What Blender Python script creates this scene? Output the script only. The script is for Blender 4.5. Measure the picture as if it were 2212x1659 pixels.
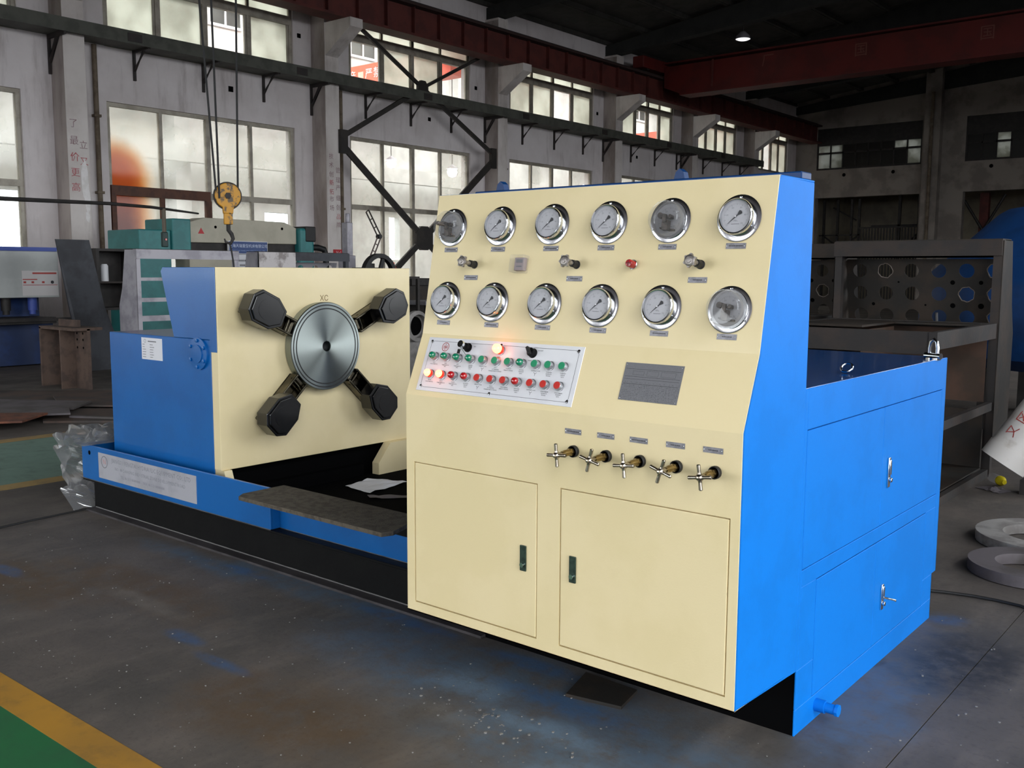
import bpy, math, random
from mathutils import Matrix, Vector, noise as mnoise
for _o in list(bpy.data.objects): bpy.data.objects.remove(_o)
random.seed(7)
SC = bpy.context.scene; COL = SC.collection; PI = math.pi

# ---------------------------------------------------------------- camera
cam_d = bpy.data.cameras.new('camera'); cam = bpy.data.objects.new('camera', cam_d); COL.objects.link(cam)
cam_d.sensor_fit = 'HORIZONTAL'; cam_d.sensor_width = 36.0; cam_d.lens = 36.0 * 2091.92 / 2212.0
cam_d.clip_start = 0.05; cam_d.clip_end = 300
CR = Matrix(((0.77061215, -0.07755521, 0.63256787), (0.6372848, 0.08598645, -0.76581618), (0.00500077, 0.99327313, 0.11568696)))
cam.matrix_world = Matrix.Translation((0, 0, 1.5)) @ CR.to_4x4()
SC.camera = cam

# ---------------------------------------------------------------- daylight, exposure
W = bpy.data.worlds.new('overcast_sky'); SC.world = W; W.use_nodes = True
wn = W.node_tree.nodes; wl = W.node_tree.links; wn.clear()
w_out = wn.new('ShaderNodeOutputWorld'); w_bg = wn.new('ShaderNodeBackground')
w_bg.inputs['Color'].default_value = (0.93, 0.97, 1.0, 1); w_bg.inputs['Strength'].default_value = 10.0
wl.new(w_bg.outputs[0], w_out.inputs[0])
SC.view_settings.view_transform = 'Standard'; SC.view_settings.look = 'None'
SC.view_settings.exposure = -0.32; SC.view_settings.gamma = 1.0; SC.view_settings.use_curve_mapping = False
SC.cycles.use_denoising = True
SC.cycles.max_bounces = 8; SC.cycles.diffuse_bounces = 4; SC.cycles.glossy_bounces = 4
SC.cycles.transmission_bounces = 4; SC.cycles.transparent_max_bounces = 12
SC.cycles.sample_clamp_indirect = 6.0; SC.cycles.caustics_reflective = False; SC.cycles.caustics_refractive = False
SC.cycles.blur_glossy = 0.5

def portal(loc, rot, sx, sy):
    """daylight portal in an opening: guides sampling of the sky, adds no light of its own"""
    d = bpy.data.lights.new('daylight_portal', 'AREA'); d.shape = 'RECTANGLE'; d.size = sx; d.size_y = sy
    d.cycles.is_portal = True
    o = bpy.data.objects.new('daylight_portal', d); COL.objects.link(o); o.location = loc; o.rotation_euler = rot
def lamp_area(loc, rot, sx, sy, power, col=(1, .985, .96)):
    d = bpy.data.lights.new('hall_lamp_light', 'AREA'); d.shape = 'RECTANGLE'; d.size = sx; d.size_y = sy
    d.energy = power; d.color = col
    o = bpy.data.objects.new('hall_lamp_light', d); COL.objects.link(o); o.location = loc; o.rotation_euler = rot
# unseen openings in right wall (X = 5) and back wall (Y = -9), placed to steer daylight
RIGHT_OPEN = [(-8.4, -3.6, 0.0, 5.2), (-2.2, 3.0, 0.0, 5.2), (-8.4, -3.6, 5.9, 8.2), (-2.2, 3.0, 5.9, 8.2), (4.6, 8.8, 5.9, 7.75), (10.2, 14.8, 5.9, 7.75), (10.2, 14.8, 1.2, 4.85),
              (16.6, 21.0, 1.2, 4.85), (22.8, 27.2, 1.2, 4.85), (16.6, 21.0, 5.9, 7.75), (22.8, 27.2, 5.9, 7.75)]
BACK_OPEN = [(-8.5, -3.5, 0.0, 4.6), (-17.0, -12.0, 1.2, 4.85)]
for (a, b, c, d) in RIGHT_OPEN: portal((5.02, (a+b)/2, (c+d)/2), (0, PI/2, 0), d-c, b-a)
for (a, b, c, d) in BACK_OPEN: portal(((a+b)/2, -9.02, (c+d)/2), (PI/2, 0, 0), b-a, d-c)
# lamps of the adjoining hall behind the left windows
NB_LAMPS = [(-23, 3.5, 10.8), (-23, 11, 10.8), (-23, 18.5, 10.8), (-23, 26, 10.8), (-23, 33.5, 10.8), (-23, 41, 10.8)]
for p in NB_LAMPS: lamp_area(p, (0, 0, 0), 4.5, 4.5, 1150)

# ---------------------------------------------------------------- node helpers / materials
def lin(h):
    if isinstance(h, tuple): return h if len(h) == 4 else (*h, 1)
    h = h.lstrip('#'); r = []
    for i in (0, 2, 4):
        c = int(h[i:i+2], 16) / 255; r.append(c/12.92 if c <= .04045 else ((c+.055)/1.055)**2.4)
    return (*r, 1)
class NT:
    def __init__(s, name):
        s.m = bpy.data.materials.new(name); s.m.use_nodes = True; s.t = s.m.node_tree; s.t.nodes.clear()
        s.out = s.n('ShaderNodeOutputMaterial')
    def n(s, typ, **kw):
        x = s.t.nodes.new(typ)
        for k, v in kw.items():
            if k.startswith('_'): setattr(x, k[1:], v)
            else: s.set(x.inputs[k.replace('__', ' ')], v)
        return x
    def set(s, inp, v):
        if isinstance(v, bpy.types.NodeSocket): s.t.links.new(v, inp)
        elif isinstance(v, str): inp.default_value = lin(v)
        elif isinstance(v, tuple) and inp.type == 'RGBA': inp.default_value = lin(v)
        else: inp.default_value = v
    def math(s, op, a, b=0.0, c=None, clamp=False):
        x = s.n('ShaderNodeMath', _operation=op, _use_clamp=clamp); s.set(x.inputs[0], a); s.set(x.inputs[1], b)
        if c is not None: s.set(x.inputs[2], c)
        return x.outputs[0]
    def mix(s, f, a, b):
        x = s.n('ShaderNodeMix', _data_type='RGBA'); s.set(x.inputs[0], f); s.set(x.inputs[6], a); s.set(x.inputs[7], b)
        return x.outputs[2]
    def ramp(s, f, a, b):
        x = s.n('ShaderNodeMapRange', _clamp=True, _interpolation_type='SMOOTHSTEP')
        s.set(x.inputs[0], f); x.inputs[1].default_value = a; x.inputs[2].default_value = b
        return x.outputs[0]
    def coord(s, world=True):
        if world: return s.n('ShaderNodeNewGeometry').outputs['Position']
        return s.n('ShaderNodeTexCoord').outputs['Object']
    def noise(s, vec, scale=5, detail=4, rough=.55, stretch=None, dist=0.0):
        if stretch:
            mp = s.n('ShaderNodeMapping'); s.set(mp.inputs[0], vec); mp.inputs[3].default_value = stretch; vec = mp.outputs[0]
        x = s.n('ShaderNodeTexNoise', Scale=scale, Detail=detail, Roughness=rough, Distortion=dist); s.set(x.inputs['Vector'], vec)
        return x.outputs['Fac']
    def bsdf(s, **kw):
        x = s.n('ShaderNodeBsdfPrincipled')
        for k, v in kw.items(): s.set(x.inputs[k.replace('_', ' ')], v)
        s.t.links.new(x.outputs[0], s.out.inputs[0]); return x
    def bump(s, h, strength=.3, dist=.01):
        x = s.n('ShaderNodeBump'); x.inputs['Strength'].default_value = strength; x.inputs['Distance'].default_value = dist
        s.set(x.inputs['Height'], h); return x.outputs[0]
MATS = {}
def M(name, col, col2=None, rough=.5, metal=0.0, scale=6, lo=.42, hi=.62, bump=0, bscale=None, coat=0, world=True, stretch=None, detail=5, spec=.5, rough2=None, emit=None, estr=0):
    t = NT(name); P = t.coord(world); kw = {}
    if col2:
        f = t.ramp(t.noise(P, scale, detail, .6, stretch), lo, hi); kw['Base_Color'] = t.mix(f, col, col2)
        if rough2 is not None: kw['Roughness'] = t.math('MULTIPLY_ADD', f, rough2-rough, rough)
    else: kw['Base_Color'] = col
    if 'Roughness' not in kw: kw['Roughness'] = rough
    b = t.bsdf(Metallic=metal, **kw); b.inputs['Specular IOR Level'].default_value = spec
    if coat: b.inputs['Coat Weight'].default_value = coat; b.inputs['Coat Roughness'].default_value = .08
    if bump: t.set(b.inputs['Normal'], t.bump(t.noise(P, bscale or scale*4, 5, .6, stretch), bump))
    if emit: b.inputs['Emission Color'].default_value = lin(emit); b.inputs['Emission Strength'].default_value = estr
    MATS[name] = t.m; return t.m

cream = M('cream_paint', '#E6D5A9', '#E2D1A3', rough=.42, scale=3, bump=.05, bscale=180, coat=.15)
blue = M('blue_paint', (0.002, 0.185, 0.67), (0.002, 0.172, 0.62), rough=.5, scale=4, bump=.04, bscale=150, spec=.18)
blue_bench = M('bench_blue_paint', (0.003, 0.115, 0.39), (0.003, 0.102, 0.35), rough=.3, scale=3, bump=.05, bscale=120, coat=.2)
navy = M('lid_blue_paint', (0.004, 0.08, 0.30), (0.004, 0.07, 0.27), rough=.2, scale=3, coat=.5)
black_steel = M('black_painted_steel', '#060607', '#0A0A0A', rough=.6, scale=9, bump=.1, spec=.15)
dusty_flange = M('dusty_beam_flange', '#4A4648', '#383537', rough=.5, scale=7, metal=.2)
void_black = M('dark_parts_and_shade', '#050506', rough=.9, spec=.05)  # black holes and parts, and sheets that stand in for shade
chrome = M('chrome', '#D9DCE0', rough=.12, metal=1)
brushed = M('brushed_aluminium', '#B9BABD', '#A3A4A8', rough=.36, metal=.85, scale=30, stretch=(1, 12, 1), world=False)
plate_grey = M('etched_label_metal', '#8B8A90', '#7A797F', rough=.42, metal=.6, scale=60, world=False)
plate_white = M('white_metal_panel', '#E6E6EA', '#DCDCE2', rough=.35, metal=.1, scale=3, world=False)
ink = M('black_ink', '#24242A', rough=.6)
ink_soft = M('grey_ink', '#6A6A70', rough=.6)
ink_red = M('red_ink', '#A63A34', rough=.6)
brass = M('brass', '#978257', '#7C6A46', rough=.28, metal=1, scale=20)
nickel = M('nickel_steel', '#BDB5A8', '#9A9184', rough=.25, metal=1, scale=15)
rubber = M('black_rubber', '#141416', rough=.55)
dial_white = M('dial_white', '#BDBDC3', rough=.5)
green_btn = M('green_button', '#2F8F67', rough=.3, coat=.4)
red_btn = M('red_button', '#C4352F', rough=.3, coat=.4)
green_lens = M('green_lens', '#0F7A58', rough=.12, coat=1)
red_lens = M('red_lens', '#A8141C', rough=.12, coat=1)
lamp_on = M('lit_red_lens', '#FF8050', rough=.2, emit='#FF7A40', estr=14)
lamp_on2 = M('lit_red_lens_ring', '#E03020', rough=.2, emit='#FF2A14', estr=1.6)
red_part = M('red_plastic', '#B31E22', '#8F181C', rough=.25, scale=40, coat=.5)
steel_bare = M('bare_steel', '#8C8A8C', '#6E6A6A', rough=.4, metal=.8, scale=5, bump=.1)
galv = M('grey_sheet_steel', '#A4A1A8', '#8B8890', rough=.5, metal=.35, scale=4, bump=.08, detail=8)
galv_dark = M('dark_sheet_steel', '#3E4046', '#2E2F34', rough=.55, metal=.35, scale=2, bump=.05)
rust = M('rusty_steel', '#343130', '#3E3632', rough=.7, metal=.3, scale=5, bump=.25, detail=8)
rust_dark = M('mill_scale_steel', '#2B2825', '#393029', rough=.68, metal=.3, scale=4, bump=.2, detail=8)
rust_edge = M('sawn_plate_edge', '#7A6E66', '#8C8078', rough=.6, metal=.4, scale=30)
paper = M('white_paper', '#DADAE0', rough=.7)
teal = M('teal_machine_paint', '#2A7C7C', '#246E70', rough=.45, scale=3)
beige = M('beige_machine_paint', '#B5AF9E', '#ABA594', rough=.5, scale=2)
shear_white = M('shear_white_paint', '#AEB1B0', '#A4A7A6', rough=.45, scale=2)
shear_blue = M('shear_blue_paint', '#1B3568', '#16294F', rough=.45, scale=2)
stripe_blue = M('stripe_blue_paint', '#3A4FA0', rough=.5)
sign_blue = M('sign_blue', '#123A78', rough=.4)
sign_red = M('sign_red', '#B5202A', rough=.5)
white_paint = M('white_paint', '#E6E6EA', rough=.4)
yellow_hook = M('yellow_hook_paint', '#C98F22', '#5B4A34', rough=.5, scale=14, lo=.5, hi=.6)
tank_blue = M('tank_blue_paint', '#08407C', '#083264', rough=.6, scale=3, lo=.45, hi=.7)
dark_iron = M('dark_iron', '#2A2827', '#353130', rough=.6, scale=6, metal=.3)
crane_red = M('crane_red_paint', '#5A120E', '#4C0F0B', rough=.6, scale=1.5)
runway_red = M('runway_red_oxide', '#5A2620', '#4A1E1A', rough=.7, scale=2, lo=.4, hi=.6)
crane_orange = M('crane_orange_paint', '#F0502A', rough=.5)
fade = M('faded_lettering', '#6E4038', rough=.7)
concrete_roof = M('roof_concrete', '#403D3A', '#34322F', rough=.9, scale=2, bump=.15)
beam_conc = M('roof_beam_concrete', '#2C2C2B', '#242423', rough=.9, scale=2)
frame_alu = M('window_frame', '#A9A296', '#938C80', rough=.5, scale=3, metal=.2)
frame_rust = M('brown_door_frame', '#5A3524', '#4A2A1E', rough=.6, scale=5)
tray_grey = M('grey_cable_tray', '#55564F', '#474842', rough=.7, scale=3)
angle_dark = M('dark_angle_steel', '#2B2726', '#342C2A', rough=.65, scale=6)
brace_mat = M('brace_steel', '#24211F', '#302B27', rough=.6, scale=4)
pipe_brown = M('drainpipe_brown', '#6F6252', '#574A3C', rough=.7, scale=4)
col_side_shade = M('shaded_grimy_column_side', '#B0A6A2', '#857A75', rough=.9, scale=1.6, lo=.35, hi=.65, bump=.2, stretch=(1, 1, .3), detail=8)  # shaded side of the columns put into the colour, with streaky grime
wood_rust = M('rust_orange_sheet', '#7A4A36', '#5A382C', rough=.8, scale=8, bump=.1)
scrap = M('scrap_plate_brown', '#5A4A42', '#46403E', rough=.75, scale=3, bump=.15, detail=8)
scrap_grey = M('scrap_plate_grey', '#6A6468', '#55504F', rough=.65, scale=3, bump=.15, metal=.2)
cable_blk = M('black_cable', '#1A1A1B', rough=.6)
yellow_cap = M('yellow_plastic', '#D8C41E', rough=.4)
cyl_white = M('white_cylinder_paint', '#D8D4D0', '#B8B0A8', rough=.45, scale=6, lo=.55, hi=.75)
nb_wall = M('adjoining_hall_plaster', '#D4D4D2', '#C4C4C2', rough=.9, scale=1)
nb_floor = M('adjoining_hall_floor', '#6A6862', rough=.9)
lamp_glow = M('hall_lamp_glow', '#FFFFFF', rough=.5, emit='#FFF4E0', estr=60)
lamp_dim = M('ceiling_lamp_glow', '#FFFFFF', rough=.5, emit='#FFFFFF', estr=1.5)
far_wall_m = M('far_hall_plaster', '#8F8780', '#7A726C', rough=.9, scale=1.2, bump=.1)
def wall_material(name, c1, c2, grime):
    t = NT(name); P = t.coord(True)
    n1 = t.ramp(t.noise(P, .7, 6, .6), .35, .68); n2 = t.ramp(t.noise(P, 3.5, 8, .65, (1, 1, .16)), .5, .78)
    n3 = t.ramp(t.noise(P, 9, 8, .7), .56, .74)
    c = t.mix(n1, c1, c2); c = t.mix(t.math('MULTIPLY', n2, .55), c, grime); c = t.mix(t.math('MULTIPLY', n3, .3), c, '#EAE4E4')
    b = t.bsdf(Base_Color=c, Roughness=.9); t.set(b.inputs['Normal'], t.bump(t.noise(P, 14, 6, .6), .25))
    return t.m
plaster = wall_material('whitewashed_plaster', '#E2DBDC', '#D0C8C8', '#978C8A')
plaster_col = wall_material('stained_column_plaster', '#E0D9D6', '#C8BFBB', '#80756F')
peel = M('peeled_white_plaster', '#F2EEEE', '#E6E2E0', rough=.9, scale=8)

def floor_material():
    t = NT('workshop_concrete'); P = t.coord(True)
    sep = t.n('ShaderNodeSeparateXYZ'); t.set(sep.inputs[0], P); X, Y = sep.outputs[0], sep.outputs[1]
    n1 = t.ramp(t.noise(P, 1.3, 8, .62), .35, .68); n2 = t.ramp(t.noise(P, 6, 8, .65, (1, .35, 1)), .45, .7)
    n3 = t.ramp(t.noise(P, 40, 4, .6), .5, .75)
    c = t.mix(n1, '#625B56', '#4F4B48'); c = t.mix(t.math('MULTIPLY', n2, .5), c, '#756C65')
    c = t.mix(t.math('MULTIPLY', n3, .3), c, '#33302F')
    warp = t.noise(P, 2.6, 6, .62); fine = t.noise(P, 9, 8, .7)
    def blob(cx, cy, rx, ry, lo=.35, hi=1.0, wob=.9):
        a = t.math('DIVIDE', t.math('SUBTRACT', X, cx), rx); b_ = t.math('DIVIDE', t.math('SUBTRACT', Y, cy), ry)
        d = t.math('SQRT', t.math('ADD', t.math('MULTIPLY', a, a), t.math('MULTIPLY', b_, b_)))
        d = t.math('ADD', d, t.math('MULTIPLY', t.math('SUBTRACT', warp, .5), wob * 1.6))
        return t.math('SUBTRACT', 1.0, t.ramp(d, lo, hi))
    def over(c, col, blobs, amount):
        m = None
        for bb in blobs:
            m = bb if m is None else t.math('MAXIMUM', m, bb)
        m = t.math('MULTIPLY', m, t.math('MULTIPLY', t.ramp(fine, .25, .62), amount))
        return t.mix(m, c, col)
    # brown oil and pale dust worn into the slab
    c = over(c, '#5A4732', [blob(-4.2, 2.3, .9, .25), blob(-4.7, 2.0, .7, .3), blob(-2.6, 1.9, .6, .3)], .7)
    c = over(c, '#7A746E', [blob(-4.0, 2.22, .45, .08), blob(-2.1, 2.3, .25, .12), blob(-11, 5.5, 3, 1.5)], .6)
    # blue paint dust blown onto the slab around the machine
    c = over(c, '#52667A', [blob(-2.3, 2.6, 1.3, .42, .2), blob(-1.55, 2.4, .9, .5, .2), blob(-3.4, 2.84, 1.2, .2, .2), blob(-1.95, 2.35, .4, .35, .2),
                             blob(-1.1, 3.4, .25, 1.0, .2), blob(-1.25, 2.2, .6, .6, .2), blob(-4.3, 2.75, .8, .12, .2)], .8)
    c = over(c, '#74899C', [blob(-2.25, 2.52, .3, .16, .2), blob(-1.5, 2.2, .35, .2, .2), blob(-1.85, 2.42, .5, .1, .2)], .6)
    c = over(c, '#38608E', [blob(-3.45, 2.1, .16, .06), blob(-3.15, 2.04, .2, .05), blob(-4.0, 2.78, .25, .05), blob(-2.25, 2.8, .35, .07),
                             blob(-1.14, 4.36, .16, .12), blob(-4.95, 2.02, .2, .06), blob(-1.9, 2.6, .4, .1), blob(-2.9, 2.82, .5, .06)], .6)
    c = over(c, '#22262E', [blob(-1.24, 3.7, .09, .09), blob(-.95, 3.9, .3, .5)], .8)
    b = t.bsdf(Base_Color=c, Roughness=t.math('MULTIPLY_ADD', n1, .15, .62)); b.inputs['Specular IOR Level'].default_value = .35
    t.set(b.inputs['Normal'], t.bump(t.noise(P, 55, 6, .65), .25, .004)); return t.m
floor_m = floor_material()
joint_m = M('slab_joint_dirt', '#2A2725', rough=.95)
def paint_line(name, col, worn, amt):
    t = NT(name); P = t.coord(True)
    f = t.math('MULTIPLY', t.ramp(t.noise(P, 7, 8, .7), .45, .75), amt); g = t.ramp(t.noise(P, 1.5, 4, .6), .35, .7)
    c = t.mix(f, t.mix(t.math('MULTIPLY', g, .35), col, worn), worn); t.bsdf(Base_Color=c, Roughness=.6); return t.m
line_yellow = paint_line('worn_yellow_floor_paint', '#B8862C', '#6A5636', .5)
line_yellow2 = paint_line('dusty_yellow_floor_paint', '#A88A50', '#6A5C48', .7)
lane_green = paint_line('green_floor_paint', '#1F6A3C', '#2C4A38', .45)
lane_green2 = paint_line('dusty_green_floor_paint', '#6E8C80', '#4E6458', .7)

def pane_material(name, tint, clear, stain=False, tint2='#CACCC2'):
    """window glass: part clear, part dusty/frosted (lets light through diffusely), with a thin reflection"""
    t = NT(name); P = t.coord(True)
    tr = t.n('ShaderNodeBsdfTransparent'); tr.inputs[0].default_value = (.93, .95, .94, 1)
    tl = t.n('ShaderNodeBsdfTranslucent'); df = t.n('ShaderNodeBsdfDiffuse'); gl = t.n('ShaderNodeBsdfGlossy'); gl.inputs['Roughness'].default_value = .06
    n = t.ramp(t.noise(P, 1.1, 6, .6), .35, .7); col = t.mix(n, tint, tint2)
    fac = t.math('MULTIPLY_ADD', n, -.12, clear)
    if stain:
        sep = t.n('ShaderNodeSeparateXYZ'); t.set(sep.inputs[0], P); Y, Z = sep.outputs[1], sep.outputs[2]
        a = t.math('DIVIDE', t.math('SUBTRACT', Y, 10.3), .92); up = t.math('MAXIMUM', t.math('SUBTRACT', Z, 3.35), 0.0)
        dn = t.math('MINIMUM', t.math('SUBTRACT', Z, 3.35), 0.0)
        zz = t.math('ADD', t.math('DIVIDE', up, .86), t.math('MULTIPLY', dn, .06))
        d = t.math('SQRT', t.math('ADD', t.math('MULTIPLY', a, a), t.math('MULTIPLY', zz, zz)))
        d = t.math('ADD', d, t.math('MULTIPLY', t.math('SUBTRACT', t.noise(P, 1.6, 3), .5), .25))
        m = t.math('SUBTRACT', 1.0, t.ramp(d, .55, 1.12)); core = t.math('SUBTRACT', 1.0, t.ramp(d, .3, .85))
        low = t.math('SUBTRACT', 1.0, t.ramp(Z, 2.2, 3.6))
        sc = t.mix(core, '#DDB07A', t.mix(low, '#C88248', '#8E4A2E')); col = t.mix(m, col, sc)
        fac = t.math('MULTIPLY', fac, t.math('SUBTRACT', 1.0, m))
    for x in (tl, df): t.set(x.inputs[0], col)
    m1 = t.n('ShaderNodeMixShader'); m1.inputs[0].default_value = .22; t.t.links.new(tl.outputs[0], m1.inputs[1]); t.t.links.new(df.outputs[0], m1.inputs[2])
    m2 = t.n('ShaderNodeMixShader'); t.set(m2.inputs[0], fac); t.t.links.new(m1.outputs[0], m2.inputs[1]); t.t.links.new(tr.outputs[0], m2.inputs[2])
    m3 = t.n('ShaderNodeMixShader'); m3.inputs[0].default_value = .018; t.t.links.new(m2.outputs[0], m3.inputs[1]); t.t.links.new(gl.outputs[0], m3.inputs[2])
    t.t.links.new(m3.outputs[0], t.out.inputs[0]); return t.m
pane_frost = pane_material('frosted_pane', '#E6EAE0', .22)
pane_dusty = pane_material('dusty_pane', '#D6D6D0', .72)
pane_clear = pane_material('clear_pane', '#E0E0DC', .93)
pane_stain = pane_material('rust_sprayed_pane', '#DAD6CA', .6, stain=True)
pane_dark = M('blacked_out_pane', '#1C1B19', rough=.3)

def clear_plastic(name, milk, ior_gloss=.14, rough=.12, edge=.3):
    t = NT(name); P = t.coord(True)
    tr = t.n('ShaderNodeBsdfTransparent'); gl = t.n('ShaderNodeBsdfGlossy'); gl.inputs['Roughness'].default_value = rough
    df = t.n('ShaderNodeBsdfDiffuse'); df.inputs[0].default_value = (.75, .76, .78, 1)
    tl = t.n('ShaderNodeBsdfTranslucent'); tl.inputs[0].default_value = (.8, .8, .82, 1)
    fr = t.n('ShaderNodeLayerWeight'); fr.inputs[0].default_value = .35
    md = t.n('ShaderNodeMixShader'); md.inputs[0].default_value = .5; t.t.links.new(df.outputs[0], md.inputs[1]); t.t.links.new(tl.outputs[0], md.inputs[2])
    m1 = t.n('ShaderNodeMixShader'); t.set(m1.inputs[0], t.math('MULTIPLY_ADD', fr.outputs['Facing'], milk, milk*.6)); t.t.links.new(tr.outputs[0], m1.inputs[1]); t.t.links.new(md.outputs[0], m1.inputs[2])
    m2 = t.n('ShaderNodeMixShader'); t.set(m2.inputs[0], t.math('MULTIPLY_ADD', fr.outputs['Facing'], edge, ior_gloss)); t.t.links.new(m1.outputs[0], m2.inputs[1]); t.t.links.new(gl.outputs[0], m2.inputs[2])
    t.t.links.new(m2.outputs[0], t.out.inputs[0]); return t.m
wrap_m = clear_plastic('clear_plastic_wrap', .5, .3, .18)
acrylic = clear_plastic('clear_acrylic', .10, .03, .05, .12)
gauge_glass = clear_plastic('gauge_glass', .04, .012, .04, .05)

def turned_steel():
    t = NT('turned_steel_face'); P = t.coord(False)
    sep = t.n('ShaderNodeSeparateXYZ'); t.set(sep.inputs[0], P)
    r = t.math('SQRT', t.math('ADD', t.math('MULTIPLY', sep.outputs[0], sep.outputs[0]), t.math('MULTIPLY', sep.outputs[1], sep.outputs[1])))
    tg = t.n('ShaderNodeTangent', _direction_type='RADIAL', _axis='Z')
    f = t.noise(t.n('ShaderNodeCombineXYZ', X=t.math('MULTIPLY', r, 400.0)).outputs[0], 1.0, 2)
    b = t.bsdf(Base_Color=t.mix(f, '#868E8C', '#A2A9A7'), Metallic=1.0, Roughness=.36)
    b.inputs['Anisotropic'].default_value = .92; b.inputs['Anisotropic Rotation'].default_value = .0
    t.t.links.new(tg.outputs[0], b.inputs['Tangent']); return t.m
turned = turned_steel()

def spec_plate_material():
    """small etched chart, too fine to read in the photograph: ruled rows and columns of specks"""
    t = NT('etched_spec_plate'); P = t.coord(False)
    sep = t.n('ShaderNodeSeparateXYZ'); t.set(sep.inputs[0], P)
    n = t.noise(P, 900, 2, .5, (1, .35, 1)); row = t.math('FRACT', t.math('MULTIPLY', sep.outputs[1], 190.0))
    low = t.ramp(sep.outputs[1], .004, -.004)
    m = t.math('MULTIPLY', t.ramp(n, .5, .6), t.ramp(row, .2, .45))
    m = t.math('MULTIPLY', m, t.math('MULTIPLY_ADD', low, .45, .18))
    t.bsdf(Base_Color=t.mix(m, '#86868B', '#3A3A40'), Roughness=.42, Metallic=.5); return t.m
spec_m = spec_plate_material()

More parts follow.
